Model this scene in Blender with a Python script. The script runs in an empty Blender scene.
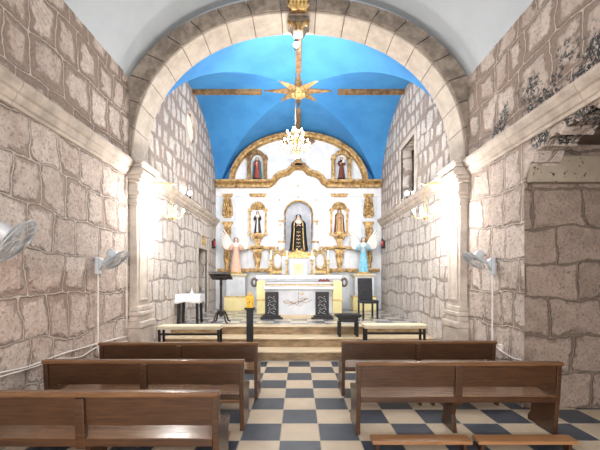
import bpy, math, random
from mathutils import Vector, Matrix
random.seed(7)
PI = math.pi
sc = bpy.context.scene
col = sc.collection
VX, VY, F, H = 298.5, 277.0, 342.0, 1.8
def P(px, py, Y):            # world point at depth Y
    return Vector(((px-VX)/F*Y, Y, H+(VY-py)/F*Y))
def PX(px, Y): return (px-VX)/F*Y
def PZ(py, Y): return H+(VY-py)/F*Y
PL = 0.63                    # platform height

# ------------------------------------------------------------------ materials
class NT:
    def __init__(s, name):
        s.m = bpy.data.materials.new(name); s.m.use_nodes = True
        s.t = s.m.node_tree; s.b = s.t.nodes['Principled BSDF']
    def n(s, ty, **k):
        o = s.t.nodes.new(ty)
        for a, v in k.items(): setattr(o, a, v)
        return o
    def l(s, a, b): s.t.links.new(a, b)
    def _in(s, sock, v):
        if hasattr(v, 'is_output') : s.l(v, sock)
        elif v is not None: sock.default_value = v
    def math(s, op, a, b=None, c=None, clamp=False):
        o = s.n('ShaderNodeMath', operation=op, use_clamp=clamp)
        s._in(o.inputs[0], a); s._in(o.inputs[1], b); s._in(o.inputs[2], c)
        return o.outputs[0]
    def noise(s, vec, scale, detail=3, rough=.55, w=None):
        o = s.n('ShaderNodeTexNoise')
        if vec is not None: s.l(vec, o.inputs['Vector'])
        o.inputs['Scale'].default_value = scale; o.inputs['Detail'].default_value = detail
        o.inputs['Roughness'].default_value = rough
        return o
    def step(s, v, a, b):
        o = s.n('ShaderNodeMapRange', interpolation_type='SMOOTHSTEP')
        s._in(o.inputs[0], v); o.inputs[1].default_value = a; o.inputs[2].default_value = b
        return o.outputs[0]
    def mix(s, f, a, b, mode='MIX'):
        o = s.n('ShaderNodeMix', data_type='RGBA', blend_type=mode)
        s._in(o.inputs[0], f)
        s._in(o.inputs[6], a if hasattr(a, 'is_output') else (*a, 1) if len(a) == 3 else a)
        s._in(o.inputs[7], b if hasattr(b, 'is_output') else (*b, 1) if len(b) == 3 else b)
        return o.outputs[2]
    def bump(s, h, dist, strength=1):
        o = s.n('ShaderNodeBump'); s.l(h, o.inputs['Height'])
        o.inputs['Distance'].default_value = dist; o.inputs['Strength'].default_value = strength
        s.l(o.outputs[0], s.b.inputs['Normal'])
def gmap(a, b, scale=8, rough=.5, metal=0, bump=.002, name='m', bscale=None, spec=.5, coord='Object', stretch=None):
    t = NT(name)
    tc = t.n('ShaderNodeTexCoord'); v = tc.outputs[coord]
    if stretch:
        mp = t.n('ShaderNodeMapping'); mp.inputs['Scale'].default_value = stretch; t.l(v, mp.inputs[0]); v = mp.outputs[0]
    nz = t.noise(v, scale, 5, .6)
    f = t.step(nz.outputs[0], .3, .7)
    t.l(t.mix(f, a, b), t.b.inputs['Base Color'])
    t.b.inputs['Roughness'].default_value = rough; t.b.inputs['Metallic'].default_value = metal
    t.b.inputs['Specular IOR Level'].default_value = spec
    if bump:
        n2 = t.noise(v, bscale or scale*4, 3); t.bump(n2.outputs[0], bump)
    return t.m
def emit(c, s, name):
    t = NT(name); t.b.inputs['Base Color'].default_value = (*c, 1)
    t.b.inputs['Emission Color'].default_value = (*c, 1); t.b.inputs['Emission Strength'].default_value = s
    return t.m
def stone_wall(name, wd, h, stone_a, stone_b, mortar, ribbon, mw=.05, lichen=None, seed=0.0, bd=.03, rw=.016):
    t = NT(name)
    g = t.n('ShaderNodeNewGeometry'); sp = t.n('ShaderNodeSeparateXYZ'); t.l(g.outputs['Position'], sp.inputs[0])
    pos = g.outputs['Position']
    u = t.math('ADD', t.math('ADD', sp.outputs[0], sp.outputs[1]), seed); v = sp.outputs[2]
    lo = t.noise(pos, .9, 2, .5); cs = t.n('ShaderNodeSeparateColor'); t.l(lo.outputs[1], cs.inputs[0])
    hi = t.noise(pos, 4.5, 3, .6); ch = t.n('ShaderNodeSeparateColor'); t.l(hi.outputs[1], ch.inputs[0])
    def dis(x, a, b, ka, kb):
        return t.math('ADD', x, t.math('ADD', t.math('MULTIPLY', t.math('SUBTRACT', a, .5), ka), t.math('MULTIPLY', t.math('SUBTRACT', b, .5), kb)))
    u2 = dis(u, cs.outputs[0], ch.outputs[0], .35, .10)
    v2 = dis(v, cs.outputs[1], ch.outputs[1], .38, .08)
    vr = t.math('DIVIDE', v2, h); row = t.math('FLOOR', vr); fr = t.math('FRACT', vr)
    dH = t.math('MULTIPLY', t.math('MINIMUM', fr, t.math('SUBTRACT', 1.0, fr)), h)
    w = t.math('ADD', t.math('DIVIDE', u2, wd), t.math('MULTIPLY', row, 17.37))
    ve = t.n('ShaderNodeTexVoronoi', voronoi_dimensions='1D', feature='DISTANCE_TO_EDGE')
    vc = t.n('ShaderNodeTexVoronoi', voronoi_dimensions='1D', feature='F1')
    for q in (ve, vc):
        t.l(w, q.inputs['W']); q.inputs['Scale'].default_value = 1; q.inputs['Randomness'].default_value = .7
    dV = t.math('MULTIPLY', ve.outputs['Distance'], wd)
    d = t.math('SMOOTH_MIN', dH, dV, .05)
    d = t.math('ADD', d, .006)
    ed = t.noise(pos, 9, 4, .65)
    dm = t.math('ADD', d, t.math('MULTIPLY', t.math('SUBTRACT', ed.outputs[0], .5), .16))
    mod = t.noise(pos, 1.6, 2, .5)
    up = t.step(v, 3.6, 4.3)
    mwv = t.math('MULTIPLY', t.math('ADD', t.math('MULTIPLY', t.math('SUBTRACT', mod.outputs[0], .49), .26), t.math('MULTIPLY', up, .05)), 1.0)
    dm = t.math('SUBTRACT', dm, mwv)
    stone = t.step(dm, mw-.03, mw+.03)                       # 1 in stone
    rib = t.math('SUBTRACT', 1.0, t.step(d, rw-.006, rw+.003))
    cc = t.n('ShaderNodeSeparateColor'); t.l(vc.outputs['Color'], cc.inputs[0])
    fine = t.noise(pos, 26, 5, .7)
    blot = t.noise(pos, 5.5, 5, .7)
    f = t.math('ADD', t.math('MULTIPLY', cc.outputs[0], .45), t.math('MULTIPLY', t.step(blot.outputs[0], .3, .7), .55))
    sc_ = t.mix(f, stone_a, stone_b)
    sc_ = t.mix(t.math('MULTIPLY', t.step(fine.outputs[0], .48, .70), .75), sc_, mortar)
    mc = t.mix(t.step(fine.outputs[0], .3, .7), mortar, tuple(x*1.5 for x in mortar))
    mc = t.mix(t.math('MULTIPLY', t.math('SUBTRACT', 1.0, up), .75), mc, tuple(x*.80+y*.0 for x, y in zip(stone_a, mortar)))
    c = t.mix(stone, mc, sc_)
    sh = t.math('SUBTRACT', 1.0, t.step(t.math('ADD', d, t.math('MULTIPLY', t.math('SUBTRACT', ed.outputs[0], .5), .05)), rw+.004, rw+.018))  # shadow line beside the raised ribbon joints, put into the colour
    c = t.mix(t.math('MULTIPLY', sh, .55), c, mortar)
    c = t.mix(t.math('MULTIPLY', rib, .9), c, ribbon)
    if lichen:
        for (cy, cz, ry, rz) in lichen:
            a = t.math('POWER', t.math('DIVIDE', t.math('SUBTRACT', sp.outputs[1], cy), ry), 2)
            b = t.math('POWER', t.math('DIVIDE', t.math('SUBTRACT', sp.outputs[2], cz), rz), 2)
            m = t.math('SUBTRACT', 1.0, t.math('ADD', a, b), clamp=True)
            sp1 = t.noise(pos, 15, 5, .7)
            big = t.noise(pos, 2.3, 3, .6)
            m = t.math('MULTIPLY', m, t.step(sp.outputs[0], 2.0, 2.1)); m = t.math('MULTIPLY', m, t.step(big.outputs[0], .42, .62))
            k = t.math('MULTIPLY', t.step(m, 0, .4), t.step(sp1.outputs[0], .46, .53))
            c = t.mix(k, c, (.035, .035, .04))
            k2 = t.math('MULTIPLY', t.step(m, 0, .4), t.step(sp1.outputs[0], .60, .64))
            c = t.mix(k2, c, (.6, .57, .52))
    t.l(c, t.b.inputs['Base Color']); t.b.inputs['Roughness'].default_value = .85
    hgt = t.math('ADD', t.math('MULTIPLY', stone, t.math('ADD', .55, t.math('MULTIPLY', fine.outputs[0], .6))), t.math('MULTIPLY', rib, .8))
    hgt = t.math('ADD', hgt, t.math('MULTIPLY', fine.outputs[0], .35))
    t.bump(hgt, bd)
    return t.m

M = {}
M['nave'] = stone_wall('nave rubble stone', .46, .52, (.45, .35, .295), (.76, .665, .60), (.21, .155, .125), (.62, .54, .47), mw=.03, lichen=[(4.1, 4.1, 1.6, .5), (3.9, 3.6, .9, .2)], seed=3.1, bd=.045)
M['nave_low'] = M['nave']
M['chancel'] = stone_wall('chancel rubble stone', .33, .44, (.54, .48, .44), (.80, .75, .70), (.28, .225, .195), (.52, .45, .40), mw=.015, seed=9.4, bd=.035, rw=.010)
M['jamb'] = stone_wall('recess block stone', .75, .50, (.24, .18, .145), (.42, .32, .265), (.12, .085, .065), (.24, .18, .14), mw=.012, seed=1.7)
M['dressed'] = gmap((.44, .38, .33), (.60, .53, .465), 5, .8, bump=.006, name='dressed stone', bscale=30, coord='Object')
M['cornice'] = gmap((.38, .32, .27), (.58, .50, .43), 4, .8, bump=.006, name='cornice stone', bscale=25)
M['arch'] = gmap((.40, .345, .29), (.53, .465, .40), 5, .8, bump=.006, name='arch stone', bscale=28)
M['ring'] = gmap((.15, .12, .095), (.30, .25, .205), 6, .85, bump=.01, name='darker arch ring stone', bscale=28)  # browner and darker than the arch stone
M['joint'] = gmap((.14, .11, .09), (.22, .18, .15), 9, .9, name='dark joint mortar')
M['plaster'] = gmap((.385, .425, .46), (.43, .47, .505), 1.5, .8, bump=.002, name='white vault plaster', bscale=9)
M['blue'] = gmap((.035, .21, .52), (.055, .28, .62), 1.1, .75, bump=.002, name='blue vault paint', bscale=7)
M['white'] = gmap((.60, .63, .68), (.74, .76, .79), 3, .6, bump=.002, name='white altar paint', bscale=12)
M['greyblue'] = gmap((.50, .54, .60), (.64, .67, .71), 4, .6, name='pale grey blue paint')
M['gold'] = gmap((.20, .105, .035), (.62, .42, .18), 9, .42, .35, .012, 'aged gold leaf', 26)
M['goldl'] = gmap((.50, .30, .08), (.85, .64, .30), 12, .38, .4, .008, 'bright gold leaf', 34)
M['golddark'] = gmap((.13, .065, .025), (.40, .24, .10), 7, .5, .25, .01, 'dark gilded wood', 22)
M['brass'] = gmap((.60, .38, .11), (.80, .56, .22), 20, .28, .9, .0, 'polished brass')
M['yellow'] = gmap((.90, .76, .34), (.95, .84, .46), 4, .55, name='pale yellow paint')
M['niche'] = gmap((.42, .45, .52), (.55, .57, .62), 5, .7, name='niche grey paint')
M['black'] = gmap((.004, .004, .004), (.010, .009, .009), 12, .55, name='black lacquered wood')
M['carved'] = gmap((.010, .009, .010), (.035, .032, .034), 30, .55, bump=.006, name='dark carved wood')
M['darkwood'] = gmap((.010, .006, .004), (.025, .014, .009), 10, .45, name='dark stained wood')
M['leather'] = gmap((.006, .008, .013), (.018, .021, .030), 18, .5, name='dark blue black leather')
M['cloth'] = gmap((.78, .79, .82), (.86, .87, .9), 6, .8, name='white cloth')
M['cream'] = gmap((.62, .54, .38), (.74, .66, .5), 4, .6, name='cream vinyl pad')
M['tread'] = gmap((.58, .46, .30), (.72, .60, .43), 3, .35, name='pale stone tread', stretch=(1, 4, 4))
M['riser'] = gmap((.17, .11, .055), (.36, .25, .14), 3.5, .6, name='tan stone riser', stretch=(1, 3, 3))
M['crystal'] = NT('crystal').m
b = M['crystal'].node_tree.nodes['Principled BSDF']
b.inputs['Base Color'].default_value = (.95, .96, 1, 1); b.inputs['Roughness'].default_value = .05
b.inputs['Transmission Weight'].default_value = .6; b.inputs['IOR'].default_value = 1.5
M['bulb'] = emit((1, .93, .8), 22, 'lit bulb'); M['bulbs'] = emit((1, .95, .88), 160, 'lit spotlight bulb')
M['red'] = gmap((.35, .01, .012), (.5, .02, .02), 9, .3, name='red glass')
M['plastic'] = gmap((.42, .46, .50), (.50, .54, .58), 3, .4, name='grey plastic', bump=0)
M['wire'] = gmap((.40, .43, .46), (.52, .55, .58), 3, .35, .3, name='pale wire cage', bump=0)
M['cable'] = gmap((.66, .62, .57), (.76, .72, .68), 6, .6, name='white cable', bump=0)
M['skin'] = gmap((.62, .44, .33), (.72, .53, .42), 10, .6, name='painted skin')
M['hair'] = gmap((.05, .025, .015), (.09, .05, .03), 20, .6, name='brown hair')
M['vblack'] = gmap((.008, .008, .010), (.02, .018, .02), 14, .6, name='black velvet')
M['wcloth'] = gmap((.70, .66, .62), (.80, .77, .72), 12, .7, name='white painted robe')
M['pink'] = gmap((.72, .40, .28), (.80, .52, .40), 12, .6, name='peach painted robe')
M['sky'] = gmap((.12, .42, .62), (.30, .62, .78), 12, .6, name='light blue painted robe')
M['teal'] = gmap((.01, .12, .14), (.03, .2, .2), 12, .6, name='teal mantle')
M['redrobe'] = gmap((.28, .03, .025), (.42, .07, .05), 12, .6, name='red robe')
M['brownrobe'] = gmap((.10, .03, .02), (.17, .05, .03), 12, .7, name='brown red habit')
M['tan'] = gmap((.36, .21, .10), (.5, .32, .17), 12, .6, name='tan robe')
M['amber'] = gmap((.80, .42, .02), (.95, .62, .08), 16, .4, name='amber yellow wax')
M['wax'] = gmap((.85, .82, .74), (.92, .9, .84), 8, .5, name='white wax')
M['plank'] = gmap((.08, .055, .04), (.17, .12, .085), 5, .8, bump=.01, name='rough ceiling planks', stretch=(1, 9, 1))
M['lintel'] = None
t = NT('pitted lintel plaster'); g_ = t.n('ShaderNodeNewGeometry')
nz = t.noise(g_.outputs['Position'], 13, 3, .7); n2 = t.noise(g_.outputs['Position'], 4, 3)
t.l(t.mix(t.math('MULTIPLY', t.step(nz.outputs[0], .60, .63), .9), t.mix(n2.outputs[0], (.27, .22, .165), (.40, .34, .27)), (.03, .022, .02)), t.b.inputs['Base Color'])
t.b.inputs['Roughness'].default_value = .9; t.bump(nz.outputs[0], .01); M['lintel'] = t.m
def wood(name, a, b, rough):
    t = NT(name); tc = t.n('ShaderNodeTexCoord'); mp = t.n('ShaderNodeMapping')
    mp.inputs['Scale'].default_value = (.8, 9, 9); t.l(tc.outputs['Object'], mp.inputs[0])
    nz = t.noise(mp.outputs[0], 5, 6, .65); n2 = t.noise(tc.outputs['Object'], 1.3, 2)
    f = t.math('ADD', t.math('MULTIPLY', nz.outputs[0], .7), t.math('MULTIPLY', n2.outputs[0], .35))
    t.l(t.mix(t.step(f, .3, .72), a, b), t.b.inputs['Base Color'])
    t.b.inputs['Roughness'].default_value = rough; t.bump(nz.outputs[0], .0015)
    t.b.inputs['Coat Weight'].default_value = .25; t.b.inputs['Coat Roughness'].default_value = .2
    return t.m
M['pew'] = wood('brown pew wood', (.030, .012, .005), (.085, .036, .014), .36)
M['pewseat'] = wood('lighter pew seat wood', (.10, .046, .02), (.20, .10, .048), .16)  # lighter and glossier than the pew wood, for seats and top rails
M['kneeler'] = wood('worn orange kneeler wood', (.22, .10, .04), (.38, .19, .085), .35)
def tiles(name, size, ox, oy, dark, light, swap, rough=.35):
    t = NT(name); g = t.n('ShaderNodeNewGeometry'); sp = t.n('ShaderNodeSeparateXYZ'); t.l(g.outputs['Position'], sp.inputs[0])
    a = t.math('DIVIDE', t.math('SUBTRACT', sp.outputs[0], ox), size); b = t.math('DIVIDE', t.math('SUBTRACT', sp.outputs[1], oy), size)
    ia = t.math('FLOOR', a); ib = t.math('FLOOR', b)
    k = t.math('ABSOLUTE', t.math('MODULO', t.math('ADD', t.math('ADD', ia, ib), 100 + swap), 2.0))
    fa = t.math('FRACT', a); fb = t.math('FRACT', b)
    e = t.math('MINIMUM', t.math('MINIMUM', fa, t.math('SUBTRACT', 1.0, fa)), t.math('MINIMUM', fb, t.math('SUBTRACT', 1.0, fb)))
    gr = t.math('SUBTRACT', 1.0, t.step(e, .008, .016))
    wn = t.n('ShaderNodeTexWhiteNoise', noise_dimensions='2D'); cv = t.n('ShaderNodeCombineXYZ'); t.l(ia, cv.inputs[0]); t.l(ib, cv.inputs[1]); t.l(cv.outputs[0], wn.inputs['Vector'])
    nz = t.noise(g.outputs['Position'], 5, 5, .65)
    f = t.math('ADD', t.math('MULTIPLY', wn.outputs[0], .45), t.math('MULTIPLY', t.step(nz.outputs[0], .3, .7), .55))
    dc = t.mix(f, dark, tuple(x*1.75 for x in dark)); lc = t.mix(f, tuple(x*.82 for x in light), light)
    c = t.mix(gr, t.mix(k, dc, lc), (.42, .37, .30))
    t.l(c, t.b.inputs['Base Color']); t.b.inputs['Roughness'].default_value = rough
    t.bump(t.math('ADD', t.math('MULTIPLY', gr, -1), t.math('MULTIPLY', nz.outputs[0], .2)), .004)
    return t.m
TS = .442
M['floor'] = tiles('slate and cream floor tiles', TS, .017-TS/2, 3.76-TS*30, (.032, .042, .058), (.60, .49, .36), 1)
M['pfloor'] = tiles('platform floor tiles', TS, .017-TS/2, 8.2-TS*20, (.15, .16, .175), (.62, .56, .48), 0, .22)

# ------------------------------------------------------------------ mesh builder
class MB:
    def __init__(s): s.v = []; s.f = []
    def add(s, vs, fs, mtx=None):
        o = len(s.v)
        s.v += [tuple(mtx @ Vector(p)) if mtx else tuple(p) for p in vs]
        s.f += [tuple(i+o for i in f) for f in fs]
        return s
    def box(s, x0, x1, y0, y1, z0, z1, m=None):
        vs = [(x, y, z) for x in (x0, x1) for y in (y0, y1) for z in (z0, z1)]
        return s.add(vs, [(0,1,3,2),(4,6,7,5),(0,4,5,1),(2,3,7,6),(0,2,6,4),(1,5,7,3)], m)
    def prism(s, pts, a, b, axis='y', m=None):     # pts 2D; axis y:(x,z) x:(y,z) z:(x,y)
        n = len(pts)
        mk = {'y': lambda p, q: (p[0], q, p[1]), 'x': lambda p, q: (q, p[0], p[1]), 'z': lambda p, q: (p[0], p[1], q)}[axis]
        vs = [mk(p, a) for p in pts] + [mk(p, b) for p in pts]
        fs = [tuple(range(n)), tuple(range(2*n-1, n-1, -1))] + [(i, i+n, (i+1) % n+n, (i+1) % n) for i in range(n)]
        return s.add(vs, fs, m)
    def tube(s, pts, r, n=8, cap=True, m=None):
        pts = [Vector(p) for p in pts]; R = r if isinstance(r, (list, tuple)) else [r]*len(pts)
        vs = []; fs = []; up = None
        for i, p in enumerate(pts):
            d = (pts[min(i+1, len(pts)-1)]-pts[max(i-1, 0)]).normalized()
            if up is None: up = Vector((0, 0, 1)) if abs(d.z) < .9 else Vector((1, 0, 0))
            x = d.cross(up)
            if x.length < 1e-4: x = d.cross(Vector((0, 1, 0)))
            x.normalize(); y = x.cross(d).normalized(); up = y
            for k in range(n):
                a = 2*PI*k/n; vs.append(p + x*(math.cos(a)*R[i]) + y*(math.sin(a)*R[i]))
        for i in range(len(pts)-1):
            for k in range(n): fs.append((i*n+k, i*n+(k+1) % n, (i+1)*n+(k+1) % n, (i+1)*n+k))
        if cap: fs += [tuple(range(n-1, -1, -1)), tuple(range((len(pts)-1)*n, len(pts)*n))]
        return s.add(vs, fs, m)
    def lathe(s, prof, c=(0, 0, 0), n=16, sx=1, sy=1, m=None, fold=0, k=9):
        vs = []; fs = []; L = len(prof)
        for i, (r, z) in enumerate(prof):
            for j in range(n):
                a = 2*PI*j/n; q = r*(1+fold*(1-i/L)*math.cos(k*a+.6*math.sin(3*a)))
                vs.append((c[0]+q*math.cos(a)*sx, c[1]+q*math.sin(a)*sy, c[2]+z))
        for i in range(L-1):
            for j in range(n): fs.append((i*n+j, i*n+(j+1) % n, (i+1)*n+(j+1) % n, (i+1)*n+j))
        fs += [tuple(range(n-1, -1, -1)), tuple(range((L-1)*n, L*n))]
        return s.add(vs, fs, m)
    def ell(s, c, r, n=12, k=8, m=None):
        if not isinstance(r, (tuple, list)): r = (r, r, r)
        vs = [(c[0], c[1], c[2]-r[2])]; fs = []
        for i in range(1, k):
            a = -PI/2+PI*i/k
            for j in range(n):
                b = 2*PI*j/n; vs.append((c[0]+r[0]*math.cos(a)*math.cos(b), c[1]+r[1]*math.cos(a)*math.sin(b), c[2]+r[2]*math.sin(a)))
        vs.append((c[0], c[1], c[2]+r[2])); T = len(vs)-1
        for j in range(n):
            fs.append((0, 1+(j+1) % n, 1+j)); fs.append((T, T-n+j, T-n+(j+1) % n))
        for i in range(k-2):
            for j in range(n):
                a = 1+i*n; fs.append((a+j, a+(j+1) % n, a+n+(j+1) % n, a+n+j))
        return s.add(vs, fs, m)
    def slab(s, xs, lo, hi, a, b, axis='y'):       # columns between lo(x) and hi(x)
        n = len(xs)
        mk = {'y': lambda x, q, z: (x, q, z), 'x': lambda x, q, z: (q, x, z)}[axis]
        vs = []
        for x in xs:
            l, h = lo(x), hi(x)
            if h < l+1e-4: h = l+1e-4
            vs += [mk(x, a, l), mk(x, a, h), mk(x, b, l), mk(x, b, h)]
        fs = [(0, 1, 3, 2), (4*n-4, 4*n-2, 4*n-1, 4*n-3)]
        for i in range(n-1):
            o = 4*i; p = o+4
            fs += [(o, p, p+1, o+1), (o+2, o+3, p+3, p+2), (o+1, p+1, p+3, o+3), (o, o+2, p+2, p)]
        return s.add(vs, fs)
    def build(s, name, mat, parent=None, smooth=False, bevel=0, remesh=0, kind=None, label=None, subsurf=0, loc=None):
        me = bpy.data.meshes.new(name); me.from_pydata(s.v, [], s.f); me.update()
        import bmesh as bm_
        bm = bm_.new(); bm.from_mesh(me); bm_.ops.recalc_face_normals(bm, faces=bm.faces); bm.to_mesh(me); bm.free()
        if isinstance(mat, str): mat = M[mat]
        me.materials.append(mat)
        o = bpy.data.objects.new(name, me); col.objects.link(o)
        if smooth:
            for p in me.polygons: p.use_smooth = True
            try: me.set_sharp_from_angle(angle=math.radians(45))
            except Exception: pass
        if parent: o.parent = parent
        if loc: o.location = loc
        if bevel:
            md = o.modifiers.new('b', 'BEVEL'); md.width = bevel; md.segments = 2; md.limit_method = 'ANGLE'
        if remesh:
            md = o.modifiers.new('r', 'REMESH'); md.mode = 'VOXEL'; md.voxel_size = remesh; md.use_smooth_shade = True
        if kind: o['kind'] = kind
        if label: o['label'] = label
        return o
def thing(name, label, cat, loc=(0, 0, 0), rz=0, group=None):
    o = bpy.data.objects.new(name, None); col.objects.link(o); o.empty_display_size = .1
    o.location = loc; o.rotation_euler = (0, 0, rz); o['label'] = label; o['category'] = cat
    if group: o['group'] = group
    return o
def tag(o, label, cat, group=None):
    o['label'] = label; o['category'] = cat
    if group: o['group'] = group
    return o
def tree_copy(o, parent=None):
    c = o.copy(); col.objects.link(c); c.parent = parent
    for ch in list(o.children): tree_copy(ch, c)
    return c
def dup(root, loc, rz, label, group=None, mirror=False):
    r = tree_copy(root); r.location = loc; r.rotation_euler = (0, 0, rz); r['label'] = label
    if mirror: r.scale = (-1, 1, 1)
    if group: r['group'] = group
    return r
def sub(o, name, mb, mat, **k): return mb.build(name, mat, o, **k)
def arc(cx, cz, r, a0, a1, n, rz=None):
    return [(cx+r*math.cos(math.radians(a0+(a1-a0)*i/n)), cz+(rz or r)*math.sin(math.radians(a0+(a1-a0)*i/n))) for i in range(n+1)]
def lin(a, b, n): return [a+(b-a)*i/n for i in range(n+1)]

# ------------------------------------------------------------------ the shell
NW, CW = 3.1, 3.05           # half widths of nave and chancel
Y0, YA, YB, YE = -5.0, 6.28, 6.85, 12.85
S = 'structure'
def sup(x, a, b, c, n=2.2):
    q = 1-min(1, abs(x)/a)**n
    return c+b*max(q, 0)**(1/n)
MB().box(-3.4, 5.3, Y0, 7.32, -.1, 0).build('floor', 'floor', kind=S)
# platform and steps
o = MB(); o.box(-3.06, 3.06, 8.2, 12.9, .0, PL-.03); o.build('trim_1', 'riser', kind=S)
MB().box(-3.06, 3.06, 8.17, 12.9, PL-.03, PL).build('floor_platform', 'pfloor', kind=S)
for i, (y0, y1, z) in enumerate(((7.32, 7.76, .213), (7.75, 8.2, .425))):
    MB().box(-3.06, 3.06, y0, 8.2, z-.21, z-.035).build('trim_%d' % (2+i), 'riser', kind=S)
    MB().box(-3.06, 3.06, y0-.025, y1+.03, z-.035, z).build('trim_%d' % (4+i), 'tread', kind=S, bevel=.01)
MB().box(-3.06, 3.06, 8.165, 8.45, PL-.028, PL+.004).build('trim_6', 'tread', kind=S, bevel=.01)
# nave walls
MB().box(-3.45, -NW, Y0, YB, 0, 6.0).build('wall_left', 'nave', kind=S)
def rec_top(y):
    u = abs(y-2.95)/1.75
    if u >= 1: return 0
    return 3.0+.58*(1-u**3)**(1/3) + .03*math.sin(y*23)+.02*math.sin(y*51)
ys = [Y0, 1.2] + lin(1.201, 4.699, 90) + [4.70, YB]
MB().slab(ys, rec_top, lambda y: 6.0, NW, NW+.38, 'x').build('wall_right', 'nave', kind=S)
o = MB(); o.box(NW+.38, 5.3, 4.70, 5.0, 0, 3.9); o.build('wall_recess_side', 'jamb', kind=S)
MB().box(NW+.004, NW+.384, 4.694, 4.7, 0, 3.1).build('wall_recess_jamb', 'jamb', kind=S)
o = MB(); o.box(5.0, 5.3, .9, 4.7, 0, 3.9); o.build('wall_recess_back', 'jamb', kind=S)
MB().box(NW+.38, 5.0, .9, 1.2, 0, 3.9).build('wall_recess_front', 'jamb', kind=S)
MB().box(NW+.02, 5.0, 4.60, 4.70, 3.08, 3.44).build('trim_7', 'lintel', kind=S, bevel=.02)
o = MB()
for i in range(9): o.box(NW+.385, 5.0, 1.2+i*.385, 1.2+i*.385+.36, 3.60+.03*(i % 2), 3.72)
o.build('ceiling_recess', 'plank', kind=S)
# front wall behind camera, unseen doorway and choir window added to let daylight in
o = MB(); o.box(-3.45, -1.1, Y0-.4, Y0, 0, 7.2); o.box(1.1, 3.48, Y0-.4, Y0, 0, 7.2)
o.box(-1.1, 1.1, Y0-.4, Y0, 3.2, 4.2); o.box(-1.1, 1.1, Y0-.4, Y0, 6.4, 7.2)
o.build('wall_back', 'nave', kind=S)
# nave vault
VA, VB_ = 3.425, 3.03
def vaultz(x): return sup(x, VA, VB_, 4.0)
xs = [NW*1.1*math.sin(PI/2*(i/40)) for i in range(-40, 41)]
MB().slab(xs, vaultz, lambda x: vaultz(x)+.15, Y0-.4, YA+.06, 'y').build('ceiling', 'plaster', kind=S, smooth=True)
# arch wall slab with its opening
AI = (3.03, 2.65, 4.0); AO = (3.45, 2.92, 4.0)
# white head wall above the arch ring
xs = [3.5*math.sin(PI/2*(i/60)) for i in range(-60, 61)]
MB().slab(xs, lambda x: max(sup(x, 3.10, 2.72, 4.0), 3.9), lambda x: 7.6, YA+.05, YB-.02, 'y').build('wall_arch', 'plaster', kind=S)
# side piers down to the floor
for s_, nm in ((-1, 'wall_arch_left'), (1, 'wall_arch_right')):
    MB().box(min(s_*3.1, s_*3.5), max(s_*3.1, s_*3.5), YA+.02, YB+.45, 0, 4.05).build(nm, 'dressed', kind=S)
# voussoirs
vo = MB(); fr_ = MB(); NV = 19
def ptI(t_): # superellipse param
    return (AI[0]*math.copysign(abs(math.cos(t_))**(2/2.2), math.cos(t_)), AI[2]+AI[1]*abs(math.sin(t_))**(2/2.2))
def ptO(t_):
    return (AO[0]*math.copysign(abs(math.cos(t_))**(2/2.2), math.cos(t_)), AO[2]+AO[1]*abs(math.sin(t_))**(2/2.2))
for i in range(NV):
    a0 = PI*i/NV+.0025; a1 = PI*(i+1)/NV-.0025
    pin = [ptI(a0+(a1-a0)*k/5) for k in range(6)]; pou = [ptO(a0+(a1-a0)*k/5) for k in range(5, -1, -1)]
    cl = lambda p: (max(-3.14, min(3.14, p[0])), p[1])
    vo.prism([cl(p) for p in pin+pou], YA, YB, 'y')
    def off(p, d):
        v = Vector((p[0], p[1]-3.2)); v = v*(1+d/v.length); return (v.x, v.y+3.2)
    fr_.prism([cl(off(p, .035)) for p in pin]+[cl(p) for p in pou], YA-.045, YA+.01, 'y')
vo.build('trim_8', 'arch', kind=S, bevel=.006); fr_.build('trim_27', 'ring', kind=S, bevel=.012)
core = MB()
core.slab([3.06*math.sin(PI/2*(i/60)) for i in range(-60, 61)], lambda x: sup(x, 3.045, 2.665, 4.0), lambda x: sup(x, 3.09, 2.71, 4.0)+.05, YA+.012, YB-.012, 'y')
core.build('trim_9', 'joint', kind=S)
# pilasters carrying the arch
def prof_x(s_, pts, y0, y1, mb):   # stack of moulded blocks: (projection x inner, z0, z1, grow in y)
    for (xi, z0, z1, g) in pts:
        mb.box(min(s_*xi, s_*3.12), max(s_*xi, s_*3.12), y0-g, y1+g, z0, z1)
for k, s_ in enumerate((-1, 1)):
    mb = MB()
    mb.box(min(s_*2.965, s_*3.12), max(s_*2.965, s_*3.12), YA, YB-.05, 1.2, 3.3)
    for yy in (YA+.07, YB-.17): mb.box(min(s_*2.945, s_*2.97), max(s_*2.945, s_*2.97), yy, yy+.05, 1.35, 3.1)
    for zz in (1.35, 3.06): mb.box(min(s_*2.945, s_*2.97), max(s_*2.945, s_*2.97), YA+.121, YB-.171, zz, zz+.05)
    mb.build('trim_%d' % (10+k), 'dressed', kind=S, bevel=.008)
    mb = MB()
    prof_x(s_, [(2.93, 1.16, 1.26, .02), (2.89, 1.08, 1.16, .05), (2.92, .98, 1.08, .03), (2.86, .86, .98, .07), (2.89, .1, .86, .05), (2.86, 0, .1, .07)], YA, YB-.05, mb)
    mb.build('trim_%d' % (12+k), 'dressed', kind=S, bevel=.02)
    mb = MB()
    prof_x(s_, [(2.94, 3.12, 3.16, .02), (2.955, 3.16, 3.24, .01), (2.93, 3.24, 3.30, .03), (2.90, 3.30, 3.38, .05), (2.93, 3.38, 3.52, .03), (2.88, 3.52, 3.58, .07), (2.84, 3.58, 3.65, .09),
                (2.80, 3.65, 3.74, .11), (2.86, 3.74, 3.80, .08), (2.83, 3.80, 3.86, .10), (2.80, 3.86, 3.92, .12), (2.97, 3.92, 4.02, 0)], YA, YB-.05, mb)
    mb.build('trim_%d' % (14+k), 'dressed', kind=S, bevel=.014)
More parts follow.
